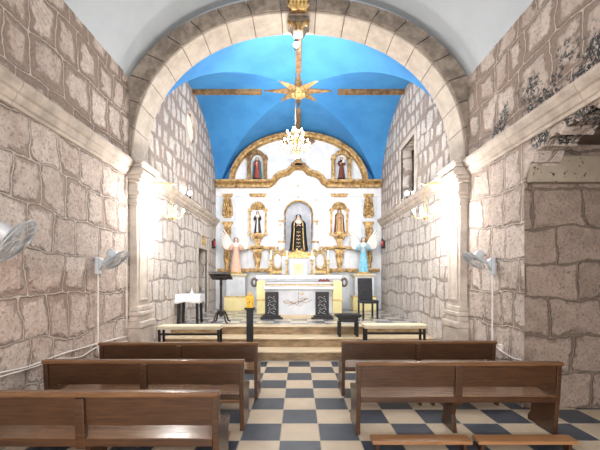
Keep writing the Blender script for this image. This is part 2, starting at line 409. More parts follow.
# cornices
def cornice(nm, s_, X, y0, y1, z=3.64, mat='cornice'):
    pr = [(0, 0), (.03, 0), (.035, .04), (.06, .05), (.085, .09), (.09, .13), (.12, .145), (.14, .18), (.16, .21), (.16, .255), (.05, .29), (0, .30)]
    mb = MB(); L = y1-y0; n = max(1, round(L/1.25)); seg = L/n
    for i in range(n):
        a = y0+i*seg+.004; b_ = y0+(i+1)*seg-.004
        mb.prism([(s_*(X-p+.0), z+q) for p, q in [(-.02, 0)]+pr[1:-1]+[(-.02, .30)]], a, b_, 'y')
    mb.build(nm, mat, kind=S)
cornice('trim_16', -1, NW, Y0, YA-.15); cornice('trim_17', 1, NW, Y0, YA-.15)
cornice('trim_18', -1, CW, YB+.06, YE); cornice('trim_19', 1, CW, YB+.06, YE)
# chancel walls with door, oval window, rectangular window
DY0, DY1, DZ = 10.35, 11.35, 2.68
def wseg(nm, s_, boxes):
    mb = MB()
    for (y0, y1, z0, z1) in boxes: mb.box(min(s_*CW, s_*(CW+.5)), max(s_*CW, s_*(CW+.5)), y0, y1, z0, z1)
    mb.build(nm, 'chancel', kind=S)
OC = (9.70, 6.02, .42, .40)
def hole_lo(y):
    u = (y-OC[0])/OC[2]
    return OC[1] - OC[3]*math.sqrt(max(0, 1-u*u))
def hole_hi(y): 
    u = (y-OC[0])/OC[2]
    return OC[1] + OC[3]*math.sqrt(max(0, 1-u*u))
mb = MB()
for (y0, y1, z0, z1) in ((YB-.02, DY0, 0, 4.0), (DY1, YE, 0, 4.0), (DY0, DY1, DZ, 4.0), (YB-.02, OC[0]-OC[2], 4.0, 7.4), (OC[0]+OC[2], YE, 4.0, 7.4)):
    mb.box(-CW-.5, -CW, y0, y1, z0, z1)
ys = [OC[0]-OC[2]*math.cos(PI*i/28) for i in range(29)]
mb.slab(ys, lambda y: 4.0, hole_lo, -CW-.5, -CW, 'x'); mb.slab(ys, hole_hi, lambda y: 7.4, -CW-.5, -CW, 'x')
mb.build('wall_chancel_left', 'chancel', kind=S)
WY0, WY1, WZ0, WZ1 = 8.95, 10.15, 4.1, 5.55
wseg('wall_chancel_right', 1, [(YB-.02, WY0, 0, 7.4), (WY1, YE, 0, 7.4), (WY0, WY1, 0, WZ0), (WY0, WY1, WZ1, 7.4)])
MB().box(-4.2, 4.2, YE, YE+.3, 0, 7.6).build('wall_chancel_end', 'blue', kind=S)
# oval window ring + pane
o = MB(); n = 32
ring = []
for i in range(n): 
    a = 2*PI*i/n
    ring.append((math.cos(a), math.sin(a)))
vs = []; fs = []
for (k, x) in ((1.0, -CW), (1.12, -CW+.03), (1.24, -CW+.03), (1.27, -CW)):
    for (c, s2) in ring: vs.append((x, OC[0]+OC[2]*k*c*.98, OC[1]+OC[3]*k*s2*.98))
for j in range(3):
    for i in range(n): fs.append((j*n+i, j*n+(i+1) % n, (j+1)*n+(i+1) % n, (j+1)*n+i))
o.add(vs, fs); o.build('trim_20', 'cornice', kind=S, smooth=True)
t = NT('bright frosted window glass'); t.b.inputs['Base Color'].default_value = (.55, .5, .42, 1); t.b.inputs['Roughness'].default_value = .5
t.b.inputs['Emission Color'].default_value = (.75, .72, .66, 1); t.b.inputs['Emission Strength'].default_value = .5; M['pane'] = t.m
o = MB(); o.prism([(OC[0]+OC[2]*c, OC[1]+OC[3]*s2) for c, s2 in ring], -CW-.10, -CW-.08, 'x'); o.build('window_1', 'pane', kind=S)
# right window: reveal, frame and pane
o = MB(); o.box(CW+.36, CW+.38, WY0, WY1, WZ0, WZ1); w2 = o.build('window_2', 'pane', kind=S)
o = MB()
for yy in lin(WY0+.02, WY1-.05, 3): o.box(CW+.32, CW+.36, yy, yy+.04, WZ0, WZ1)
for zz in lin(WZ0, WZ1-.05, 4): o.box(CW+.325, CW+.36, WY0, WY1, zz, zz+.04)
o.build('window_frame', 'darkwood', w2)
o = MB()
for (a, b_, c, d) in ((WY0-.16, WY0, WZ0-.1, WZ1+.14), (WY1, WY1+.14, WZ0-.1, WZ1+.14), (WY0, WY1, WZ1, WZ1+.14)): o.box(CW-.03, CW+.05, a, b_, c, d)
o.build('trim_21', 'dressed', kind=S, bevel=.01)
# door
o = MB(); o.box(-CW-.46, -CW-.40, DY0, DY1, PL, DZ); d1 = o.build('door_1', 'black', kind=S)
o = MB(); o.box(-CW-.40, -CW-.385, DY0+.1, DY0+.46, PL+.2, 1.5); o.box(-CW-.40, -CW-.385, DY0+.54, DY0+.9, PL+.2, 1.5)
o.box(-CW-.40, -CW-.385, DY0+.1, DY0+.46, 1.6, DZ-.12); o.box(-CW-.40, -CW-.385, DY0+.54, DY0+.9, 1.6, DZ-.12); o.build('door_panel', 'darkwood', d1)
o = MB(); o.ell((-CW-.37, DY0+.1, 1.6), .03); o.build('door_handle', 'brass', d1)
o = MB()
for (a, b_, c, d) in ((DY0-.14, DY0, PL, DZ+.14), (DY1, DY1+.14, PL, DZ+.14), (DY0, DY1, DZ, DZ+.14)): o.box(-CW-.05, -CW+.035, a, b_, c, d)
o.build('trim_22', 'dressed', kind=S, bevel=.01)
# groin vault
CY = (YB+YE)/2; HL = (YE-YB)/2
def zA(x): return sup(x, CW, 2.83, 4.35, 2.0)
def zB(y): return sup(y-CY, HL, 2.83, 4.35, 2.0)
N = 96
gx = [CW*math.sin(PI/2*(i/(N/2)-1)) for i in range(N+1)]
gy = [CY+HL*math.sin(PI/2*(i/(N/2)-1)) for i in range(N+1)]
vs = [(x, y, max(zA(x), zB(y))) for y in gy for x in gx]
fs = []
for j in range(N):
    for i in range(N):
        a, b_, c, d = j*(N+1)+i, j*(N+1)+i+1, (j+1)*(N+1)+i+1, (j+1)*(N+1)+i
        if (i < N/2) == (j < N/2): fs += [(a, b_, c), (a, c, d)]
        else: fs += [(a, b_, d), (b_, c, d)]
o = MB(); o.add(vs, fs); o = o.build('ceiling_chancel', 'blue', kind=S, smooth=False)
md = o.modifiers.new('s', 'SOLIDIFY'); md.thickness = .12; md.offset = -1
# make sure solidify grows up
for p in o.data.polygons[:1]: md.offset = -1 if p.normal.z < 0 else 1
for p in o.data.polygons: p.use_smooth = True
try: o.data.set_sharp_from_angle(angle=math.radians(14))
except Exception: pass
# ridge ribs
RZ = 7.18
def rib(n, x0, x1, y0, y1):
    mb = MB(); mb.box(x0, x1, y0, y1, RZ-.10, RZ+.02)
    if x1-x0 > y1-y0:
        mb.box(x0+.03, x1-.03, (y0+y1)/2-.035, (y0+y1)/2+.035, RZ-.125, RZ-.10)
    else: mb.box((x0+x1)/2-.035, (x0+x1)/2+.035, y0+.03, y1-.03, RZ-.125, RZ-.10)
    mb.build('trim_%d' % n, 'golddark', kind=S, bevel=.012)
rib(23, -3.04, -1.06, CY-.07, CY+.07); rib(24, 1.14, 3.04, CY-.07, CY+.07)
rib(25, -.07, .07, YB+.02, 8.88); rib(26, -.07, .07, 10.90, YE-.01)
# star
st = thing('ceiling_star', 'eight-pointed gilded star boss on the blue vault', 'star ornament', (0, CY, RZ))
for k in range(8):
    a = k*PI/4; L = 1.0 if k % 2 == 0 else .93
    mb = MB(); d = Vector((math.cos(a), math.sin(a), 0)); n_ = Vector((-d.y, d.x, 0))
    p = [d*.1+n_*.0, d*.33+n_*.105, d*L, d*.33-n_*.105]
    vs = [(*q.xy, -.03) for q in p] + [(*q.xy, .0) for q in p] + [(*(d*.33).xy, -.11)]
    mb.add(vs, [(0, 1, 8), (1, 2, 8), (2, 3, 8), (3, 0, 8), (0, 4, 5, 1), (1, 5, 6, 2), (2, 6, 7, 3), (3, 7, 4, 0), (7, 6, 5, 4)])
    mb.build('ray', 'gold' if k % 2 else 'golddark', st)
mb = MB(); mb.lathe([(.30, 0), (.31, -.06), (.27, -.12), (.24, -.10), (.21, -.15), (.02, -.16)][::-1], n=24); mb.build('boss_ring', 'gold', st, smooth=True)
mb = MB(); mb.ell((0, 0, -.15), (.14, .14, .07))
for k in range(8): mb.ell((.17*math.cos(k*PI/4+.4), .17*math.sin(k*PI/4+.4), -.15), (.05, .05, .04), 8, 6)
mb.build('rosette', 'goldl', st, smooth=True)

# ------------------------------------------------------------------ keystone + spotlight
ks = thing('keystone_ornament', 'gilded carved keystone figure at the crown of the stone arch', 'carving', (0, YA-.06, 6.55))
mb = MB(); mb.prism([(-.17, .05), (.17, .05), (.20, .36), (-.20, .36)], -.12, .02, 'y'); mb.build('keystone_block', 'golddark', ks, bevel=.02)
mb = MB()
for i in range(5):
    for j in range(3): mb.ell((-.13+.065*i, -.15, .08+.10*j), (.04, .035, .06), 8, 6)
for sx in (-1, 1): mb.tube([(sx*.02, -.16, .02), (sx*.10, -.2, -.02), (sx*.17, -.18, .05), (sx*.13, -.17, .12)], [.03, .03, .025, .015])
mb.build('leaf_carving', 'goldl', ks, smooth=True)
cap = thing('corbel_capital', 'carved stone corbel with gilt leaves under the arch crown', 'carving', (0, YA+.3, 6.40))
mb = MB(); mb.box(-.20, .20, -.24, .10, .16, .26); mb.prism([(-.09, .0), (.09, .0), (.17, .16), (-.17, .16)], -.22, .06, 'y'); mb.build('corbel_block', 'ring', cap, bevel=.02)
mb = MB()
for sx in (-1, 1):
    mb.tube([(sx*.05, -.26, .0), (sx*.12, -.3, .06), (sx*.19, -.29, .12), (sx*.15, -.28, .03)], [.035, .035, .03, .015]); mb.ell((sx*.17, -.28, .10), .04, 8, 6)
mb.ell((0, -.27, .05), (.05, .04, .09)); mb.build('leaf_carving', 'gold', cap, smooth=True)
def spot(nm, label, loc, rz, group=None, down=.5):
    r = thing(nm, label, 'spotlight', loc, rz, group)
    mb = MB(); mb.lathe([(.03, 0), (.035, .01), (.02, .02), (.012, .1)], n=10); mb.build('base', 'black', r, smooth=True)
    mt = Matrix.Translation((0, 0, .13)) @ Matrix.Rotation(PI/2, 4, 'X')
    mb = MB(); mb.lathe([(.03, -.08), (.045, -.06), (.06, .03), (.066, .06), (.055, .055), (.02, .0)], n=16, m=mt); mb.build('lamp_housing', 'black', r, smooth=True)
    mb = MB(); mb.ell((0, -.075, .13), (.045, .03, .045)); mb.build('bulb', 'bulbs', r, smooth=True)
    return r
sp0 = spot('spotlight', 'lit spotlight hanging under the carved corbel at the arch crown', (-.045, YA+.36, 6.40), 0)
for c in sp0.children: pass
sp0.rotation_euler = (PI, 0, PI)    # hangs head down
g_sp = None
spl = spot('spotlight', 'lit spotlight standing on the left chancel cornice', (-CW+.10, 9.3, 3.93), .3)
spr = dup(spl, (CW-.10, 9.3, 3.93), -.3, 'lit spotlight standing on the right chancel cornice, below the rectangular window')

# ------------------------------------------------------------------ chandelier
ch = thing('chandelier', 'large lit brass and crystal chandelier hanging below the blue vault', 'chandelier', (-.08, 8.85, 5.3))
mb = MB(); mb.tube([(0, 0, .40), (0, 0, 1.78)], .008, 6); mb.build('hanging_cord', 'golddark', ch)
mb = MB(); mb.lathe([(.01, -.42), (.05, -.36), (.09, -.30), (.05, -.24), (.03, -.1), (.06, -.02), (.07, .04), (.03, .12), (.03, .22), (.055, .28), (.03, .34), (.012, .40)], n=14); mb.build('stem', 'brass', ch, smooth=True)
cry = None
def drop(p, parent):
    global cry
    if cry is None:
        m_ = MB(); m_.lathe([(.001, -.05), (.022, -.02), (.012, .018), (.001, .034)], n=6); cry = m_.build('crystal_drop', 'crystal', parent); cry.location = p; return
    c = cry.copy(); c.parent = parent; c.location = p; col.objects.link(c)
bulb0 = None
for tier, (nn, rr, zb, zt) in enumerate(((10, .36, -.18, -.06), (6, .22, .10, .20))):
    for k in range(nn):
        a = 2*PI*k/nn+.2*tier+.1; c, s2 = math.cos(a), math.sin(a)
        mb = MB(); mb.tube([(c*.03, s2*.03, zb+.06), (c*rr*.4, s2*rr*.4, zb-.06), (c*rr*.8, s2*rr*.8, zb-.05), (c*rr, s2*rr, zb+.04)], .009, 6)
        mb.lathe([(.01, 0), (.04, .012), (.045, .02), (.012, .024), (.014, .08)], (c*rr, s2*rr, zb+.03), 10)
        arm = mb.build('arm', 'brass', ch, smooth=True)
        mb = MB(); mb.lathe([(.012, 0), (.022, .02), (.02, .045), (.002, .085)], (c*rr, s2*rr, zb+.11), 8); mb.build('bulb', 'bulb', arm, smooth=True)
        for q in range(3):
            b2 = a+(q-1)*.17; drop((math.cos(b2)*rr, math.sin(b2)*rr, zb-.03-.035*(q == 1)), ch)
        drop((c*rr*.55, s2*rr*.55, zb-.12), ch)
for k in range(10): a = k*PI/5+.3; drop((.30*math.cos(a), .30*math.sin(a), -.28), ch)
for k in range(12): a = k*PI/6; drop((.12*math.cos(a), .12*math.sin(a), -.36), ch); drop((.09*math.cos(a+.2), .09*math.sin(a+.2), .27), ch)

def wall_lamp(s_, label):
    Z = 6.66
    r = thing('wall_lamp', label, 'lamp', (s_*2.96, Z, 3.0), 0, None)
    q = -s_
    mb = MB(); mb.box(-.02 if q > 0 else -.03, .03 if q > 0 else .02, -.04, .04, .50, .66)
    mb.tube([(q*.02, 0, .62), (q*.25, 0, .64), (q*.52, 0, .60), (q*.58, 0, .62)], .013, 8)
    mb.tube([(q*.02, 0, .54), (q*.12, 0, .50), (q*.2, 0, .56), (q*.26, 0, .63)], .009, 6)
    mb.build('bracket', 'brass', r, smooth=True)
    mb = MB(); mb.tube([(q*.5, 0, .60), (q*.5, 0, .18)], .006, 6); mb.lathe([(.005, -.10), (.03, -.06), (.045, -.02), (.02, .04), (.03, .10), (.008, .18)], (q*.5, 0, 0), 12)
    mb.build('stem', 'brass', r, smooth=True)
    for k in range(5):
        a = 2*PI*k/5+.3; c, s2 = math.cos(a), math.sin(a)
        mb = MB(); mb.tube([(q*.5+c*.03, s2*.03, .0), (q*.5+c*.12, s2*.12, -.06), (q*.5+c*.2, s2*.2, -.0)], .007, 6)
        mb.lathe([(.008, 0), (.03, .012), (.032, .018), (.012, .022), (.012, .06)], (q*.5+c*.2, s2*.2, 0), 8)
        arm = mb.build('arm', 'brass', r, smooth=True)
        mb = MB(); mb.lathe([(.012, 0), (.025, .02), (.022, .05), (.002, .09)], (q*.5+c*.2, s2*.2, .06), 8); mb.build('bulb', 'bulb', arm, smooth=True)
    return r
wall_lamp(-1, 'lit brass candle lamp hanging from a bracket on the left arch pilaster')
wall_lamp(1, 'lit brass candle lamp hanging from a bracket on the right arch pilaster')

# ------------------------------------------------------------------ altarpiece
YR = 12.55                   # white front plane of the altarpiece
RS = YR/F                    # metres per pixel there
def rx(px): return (px-300)*RS
def rz_(py): return H+(VY-py)*RS
ap = thing('altarpiece', 'white baroque altarpiece with gilded mouldings filling the end wall', 'altarpiece', (0, YR, PL))
def R(mb, name, mat, **k):
    o = mb.build(name, mat, ap, **k); 
    for v in o.data.vertices: v.co = (v.co.x, v.co.y-YR, v.co.z-PL)
    return o
AX, AZ0, AZ = rx(369), rz_(184), rz_(133)      # arch half-width, base, top
def atop(x): return sup(x, AX-.04, AZ-AZ0-.05, AZ0, 2.05)
# lower body with main niche hole
NX, NZ0, NZS = .50, rz_(253), rz_(215)
def nin(x): return NZS+math.sqrt(max(0, NX*NX-x*x))*1.0
mb = MB()
mb.box(-3.04, -NX, YR, YE-.005, PL, AZ0); mb.box(NX, 3.04, YR, YE-.005, PL, AZ0); mb.box(-NX, NX, YR, YE-.005, PL, NZ0)
xs = [NX*math.sin(PI/2*i/16) for i in range(-16, 17)]
mb.slab(xs, nin, lambda x: AZ0, YR, YE-.005)
xs = [(AX-.04)*math.sin(PI/2*i/30) for i in range(-30, 31)]
mb.slab(xs, lambda x: AZ0-.001, atop, YR, YE-.005)
R(mb, 'wall_panel', 'white')
# niche back
mb = MB(); vs = []; fs = []; nn = 14
mb.slab([NX*math.sin(PI/2*i/16) for i in range(-16, 17)], lambda x: NZ0, nin, YE-.06, YE-.01); R(mb, 'niche_back', 'niche')
# niche gold arch + imposts
def pathmold(pts, w, d, mb, y=YR, out=None):       # square-profile moulding following (x,z) points, proud of plane y
    n = len(pts); L = []
    for i, (x, z) in enumerate(pts):
        a = Vector(pts[max(i-1, 0)]); b_ = Vector(pts[min(i+1, n-1)]); t_ = (b_-a).normalized(); nn_ = Vector((-t_.y, t_.x))
        L.append(nn_)
    prof = [(-.5, 0), (-.5, .45), (-.3, .8), (-.18, .6), (.0, .7), (.15, 1.0), (.5, 1.0), (.5, 0)]
    vs = []
    for i, (x, z) in enumerate(pts):
        for (p, q) in prof: vs.append((x+L[i].x*p*w, y-q*d, z+L[i].y*p*w))
    m_ = len(prof); fs = [tuple(range(m_)), tuple(range((n-1)*m_, n*m_))]
    for i in range(n-1):
        for k in range(m_): fs.append((i*m_+k, i*m_+(k+1) % m_, (i+1)*m_+(k+1) % m_, (i+1)*m_+k))
    mb.add(vs, fs)
mb = MB(); pathmold([(-NX, rz_(240)), (-NX, rz_(216))]+[(NX*1.03*math.cos(PI-PI*i/20), NZS+NX*1.03*math.sin(PI*i/20)) for i in range(21)]+[(NX, rz_(216)), (NX, rz_(240))], .065, .05, mb)
R(mb, 'niche_arch', 'gold', smooth=True)
for s_ in (-1, 1):
    for a, b_ in ((222, 220.4), (243, 241)):
        mb = MB(); mb.box(min(s_*.46, s_*.74), max(s_*.46, s_*.74), YR-.08, YR, rz_(a), rz_(b_)); R(mb, 'impost', 'gold', bevel=.008)
for s_ in (-1, 1):
    mb = MB(); mb.box(min(s_*.50, s_*.56), max(s_*.50, s_*.56), YR-.05, YR, NZ0, rz_(216)); R(mb, 'niche_pilaster', 'greyblue')
    mb = MB(); mb.box(min(s_*.56, s_*.72), max(s_*.56, s_*.72), YR-.10, YR, rz_(262), rz_(243)); R(mb, 'niche_pedestal', 'white', bevel=.01)
# big arch moulding
pts = []
for i in range(41):
    a = PI-PI*i/40; pts.append(((AX-.09)*math.copysign(abs(math.cos(a))**(2/2.05), math.cos(a)), AZ0+(AZ-AZ0-.10)*abs(math.sin(a))**(2/2.05)))
mb = MB(); pathmold(pts, .20, .16, mb); R(mb, 'arch_moulding', 'gold', smooth=True)
# entablature and baroque pediment moulding
zc = rz_(184.5)
half = [(rx(219)+.0, zc), (rx(226), zc), (rx(228), zc+.0), (rx(262), zc), (rx(272.5), zc), (rx(275), rz_(182.5)), (rx(277.5), rz_(178.5)), (rx(281.5), rz_(175.5)), (rx(286), rz_(174.3)), (rx(290), rz_(173)), (rx(292.5), rz_(170)), (rx(295), rz_(168.3)), (rx(299.5), rz_(167.6))]
full = half + [(-x, z) for x, z in reversed(half[:-1])]
full[0] = (-3.03, zc); full[-1] = (3.03, zc)
mb = MB(); pathmold(full, .21, .20, mb)
for s_ in (-1, 1): # breaks forward over the pilasters
    for px0, px1 in ((240, 272), (220, 238)):
        a, b_ = rx(px0), rx(px1); a, b_ = (a, b_) if s_ < 0 else (-b_, -a)
        mb.box(a, b_, YR-.24, YR, rz_(188.5), rz_(186.5)); mb.box(a-.03, b_+.03, YR-.27, YR, rz_(183), rz_(181.2))
R(mb, 'entablature', 'gold', smooth=True)
mb = MB(); mb.box(-3.03, 3.03, YR-.05, YR, rz_(196.5), rz_(188.6)); 
R(mb, 'frieze', 'white')
# peak ornament below the cross
mb = MB(); mb.prism([(rx(292.5), rz_(168)), (rx(306.5), rz_(168)), (rx(305.5), rz_(164.5)), (rx(303), rz_(163)), (rx(302.5), rz_(159.5)), (rx(296.5), rz_(159.5)), (rx(296), rz_(163)), (rx(293.5), rz_(164.5))], YR-.20, YR)
for s_ in (-1, 1): mb.ell((s_*.2, YR-.2, rz_(166)), (.08, .05, .06), 10, 6)
R(mb, 'pediment_crest', 'golddark', bevel=.01)
# cross
cr = thing('altar_cross', 'dark gilded wooden cross standing on the altarpiece crest', 'cross', (0, YR-.10, rz_(159.5)))
mb = MB(); z0 = 0; zt = rz_(132)-rz_(159.5); za = rz_(142.5)-rz_(159.5)
mb.box(-.065, .065, -.05, .05, 0, zt-.13); mb.build('cross_post', 'golddark', cr, bevel=.01)
mb = MB(); A_ = .42
mb.box(-A_, A_, -.048, .048, za-.065, za+.065)
for s_ in (-1, 1): mb.prism([(s_*A_, za-.12), (s_*(A_+.19), za), (s_*A_, za+.12)], -.05, .05)
mb.build('cross_arm', 'golddark', cr, bevel=.01)

# ---- acanthus / estipite ornaments
def leafs(mb, cx, z, w, n, h, y):
    for i in range(n):
        t_ = (i/(n-1)-.5)*2 if n > 1 else 0
        mb.ell((cx+t_*w*.42, y, z+h*.25*(1-abs(t_))), (w*.16, .05, h*.5), 8, 6)
def estipite(px, y0, y1, kind):    # px centre, gold pilaster fragments
    cx = rx(px); mb = MB()
    if kind == 'feather':
        mb.prism([(cx-.19, rz_(y0)), (cx+.19, rz_(y0)), (cx+.17, rz_(y0+2.5)), (cx+.09, rz_(y0+3.5)), (cx-.09, rz_(y0+3.5)), (cx-.17, rz_(y0+2.5))], YR-.12, YR)
        h = rz_(y0+3.5)-rz_(y1)
        mb.prism([(cx-.09, rz_(y0+3)), (cx+.09, rz_(y0+3)), (cx+.17, rz_(y0+3)-h*.4), (cx+.19, rz_(y1)+.1), (cx+.13, rz_(y1)), (cx-.13, rz_(y1)), (cx-.19, rz_(y1)+.1), (cx-.17, rz_(y0+3)-h*.4)], YR-.10, YR)
        for j in range(4): leafs(mb, cx, rz_(y1)+.14+j*h*.21, .34-.03*j, 3 + (j % 2 == 0)*1, h*.25, YR-.11)
    elif kind == 'vase':
        h = rz_(y0)-rz_(y1)
        mb.prism([(cx-.20, rz_(y0)), (cx+.20, rz_(y0)), (cx+.20, rz_(y0)-.07), (cx+.13, rz_(y0)-.12), (cx+.08, rz_(y1)), (cx-.08, rz_(y1)), (cx-.13, rz_(y0)-.12), (cx-.20, rz_(y0)-.07)], YR-.13, YR)
        leafs(mb, cx, rz_(y1)+h*.55, .24, 3, h*.4, YR-.14)
        leafs(mb, cx, rz_(y1)+h*.25, .16, 2, h*.3, YR-.14)
    R(mb, 'gilded_pilaster', 'gold', smooth=True)
for px in (229.5, 369.5):
    estipite(px, 194.5, 218, 'feather'); estipite(px, 222, 244, 'vase'); estipite(px, 246, 271, 'vase')
for px in (259.5, 340.5):
    mb = MB(); cx = rx(px); mb.prism([(cx-.33, rz_(194)), (cx+.33, rz_(194)), (cx+.26, rz_(197.5)), (cx-.26, rz_(197.5))], YR-.10, YR); R(mb, 'gilded_bracket', 'gold', bevel=.015)
    # shell niche frame
    mb = MB(); x0, x1, z0, z1 = cx-.325, cx+.325, rz_(235), rz_(210)
    mb.box(x0, x0+.07, YR-.09, YR, z0, z1); mb.box(x1-.07, x1, YR-.09, YR, z0, z1)
    mb.box(x0-.03, x0+.12, YR-.11, YR, z1-.06, z1+.03); mb.box(x1-.12, x1+.03, YR-.11, YR, z1-.06, z1+.03)
    mb.box(x0-.04, x0+.10, YR-.11, YR, z0-.02, z0+.07); mb.box(x1-.10, x1+.04, YR-.11, YR, z0-.02, z0+.07)
    for k in range(9):
        a = PI*(k+.5)/9; mb.tube([(cx+.04*math.cos(a), YR-.08, z1+.0+.03*math.sin(a)), (cx+.27*math.cos(a), YR-.05, z1+.02+.27*math.sin(a))], [.02, .045], 6)
    mb.prism(arc(cx, z1, .25, 0, 180, 12), YR-.05, YR); mb.ell((cx, YR-.1, z1+.03), .05)
    R(mb, 'shell_frame', 'gold', smooth=True)
    mb = MB(); mb.box(x0+.07, x1-.07, YR-.015, YR, z0, z1); R(mb, 'niche_back', 'greyblue')
    # bracket under: vase corbel
    mb = MB(); mb.prism([(cx-.24, z0), (cx+.24, z0), (cx+.20, z0-.10), (cx+.10, z0-.20), (cx+.05, rz_(247)), (cx-.05, rz_(247)), (cx-.10, z0-.20), (cx-.20, z0-.10)], YR-.22, YR)
    leafs(mb, cx, z0-.12, .30, 4, .16, YR-.22)
    R(mb, 'corbel', 'gold', smooth=True)
    mb = MB(); mb.prism([(cx-.22, rz_(246)), (cx+.22, rz_(246)), (cx+.22, rz_(249)), (cx+.14, rz_(252)), (cx+.06, rz_(268)), (cx+.14, rz_(272)), (cx-.14, rz_(272)), (cx-.06, rz_(268)), (cx-.14, rz_(252)), (cx-.22, rz_(249))], YR-.16, YR)
    leafs(mb, cx, rz_(256), .26, 3, .22, YR-.17); leafs(mb, cx, rz_(264), .16, 2, .18, YR-.17)
    R(mb, 'gilded_pilaster', 'gold', smooth=True)
# upper niches
for i, px in enumerate((259, 342.5)):
    cx = rx(px); mb = MB(); x0, x1, z0, z1 = cx-.36, cx+.36, rz_(182), rz_(160)
    for a, b_ in ((x0, x0+.13), (x1-.13, x1)):
        mb.box(a, b_, YR-.16, YR, z0, z1); mb.box(a-.03, b_+.03, YR-.19, YR, z1-.02, z1+.05)
        mb.lathe([(.05, 0), (.075, .05), (.03, .12)], ((a+b_)/2, YR-.1, z1+.04), 10)
        mb.ell(((a+b_)/2, YR-.17, (z0+z1)/2), (.05, .03, .22), 8, 6)
    mb.prism(arc(cx, z1-.02, .30, 0, 180, 14, .33)+arc(cx, z1-.02, .21, 180, 0, 14, .20), YR-.18, YR)
    for k in range(5): a = PI*(k+.5)/5; mb.ell((cx+.25*math.cos(a), YR-.19, z1+.26*math.sin(a)), (.05, .03, .05), 8, 6)
    mb.box(cx-.40, cx+.40, YR-.24, YR, z0-.06, z0+.04)
    R(mb, 'niche_frame', 'golddark' if i == 0 else 'gold', smooth=True)
    mb = MB(); mb.box(x0+.13, x1-.13, YR-.02, YR, z0, z1); R(mb, 'niche_back', 'greyblue')
# ledges
def goldbar(px0, px1, py, h, d=.16, mat='gold'):
    for s_ in (-1, 1):
        mb = MB()
        a, b_ = rx(px0), rx(px1)
        if s_ > 0: a, b_ = -b_, -a
        mb.box(a, b_, YR-d, YR, rz_(py)-h/2, rz_(py)+h/2); mb.box(a, b_, YR-d-.03, YR, rz_(py)+h*.2, rz_(py)+h/2+.02)
        n = int((b_-a)/.25)
        for k in range(n): mb.ell((a+(k+.5)*(b_-a)/n, YR-d, rz_(py)-.02), (.07, .04, .035), 8, 5)
        R(mb, 'gilded_ledge', mat, smooth=True)
goldbar(238, 277, 248.5, .07); goldbar(220, 286, 270.5, .10, .20)
# side pilaster strips
for s_ in (-1, 1):
    for px0, px1 in ((221.5, 237.5), (249, 269.5)):
        a, b_ = rx(px0), rx(px1)
        if s_ > 0: a, b_ = -b_, -a
        mb = MB(); mb.box(a, b_, YR-.035, YR, PL, rz_(188.7)); R(mb, 'pilaster', 'greyblue' if px0 < 240 else 'white', bevel=.006)
# medallions
for px in (279.5, 321):
    cx = rx(px); cz = rz_(261); mb = MB(); n = 24; pts = [(cx+.19*math.cos(2*PI*i/n), cz+.29*math.sin(2*PI*i/n)) for i in range(n)]
    mb.tube([(p[0], YR-.22, p[1]) for p in pts+[pts[0]]], .04, 8)
    for s_ in (-1, 1):
        mb.tube([(cx+s_*.10, YR-.22, cz+.32), (cx+s_*.22, YR-.22, cz+.42), (cx+s_*.30, YR-.22, cz+.30), (cx+s_*.24, YR-.22, cz+.25)], [.04, .045, .035, .02], 8)
        mb.tube([(cx+s_*.16, YR-.22, cz-.20), (cx+s_*.28, YR-.22, cz-.22), (cx+s_*.32, YR-.22, cz-.38), (cx+s_*.18, YR-.22, cz-.40)], [.04, .045, .04, .02], 8)
    mb.lathe([(.03, 0), (.07, .05), (.02, .12), (.04, .16), (.01, .22)], (cx, YR-.22, cz+.30), 10)
    mb.box(cx-.22, cx+.22, YR-.26, YR, cz-.46, cz-.36)
    R(mb, 'medallion_frame', 'goldl', smooth=True)
    mb = MB(); mb.prism([(cx+(p[0]-cx)*.97, cz+(p[1]-cz)*.97) for p in pts], YR-.20, YR); R(mb, 'medallion_panel', 'white')
# small gold fleurons
mb = MB()
for (px, py) in ((281, 200), (281.5, 225), (318, 200), (299.5, 186), (299.5, 197), (318.5, 224)):
    mb.ell((rx(px), YR-.005, rz_(py)), (.035, .02, .05), 8, 6)
R(mb, 'painted_fleuron', 'goldl', smooth=True)
# carved shelf below niche
mb = MB(); mb.box(-.56, .56, YR-.30, YR, rz_(256.5), NZ0)
for k in range(9): mb.ell((-.48+.12*k, YR-.30, rz_(254.8)), (.06, .03, .045), 8, 5)
R(mb, 'niche_shelf', 'goldl', smooth=True)
mb = MB(); mb.box(-.60, .60, YR-.28, YR, PL, rz_(256.5)); R(mb, 'centre_pedestal', 'white')

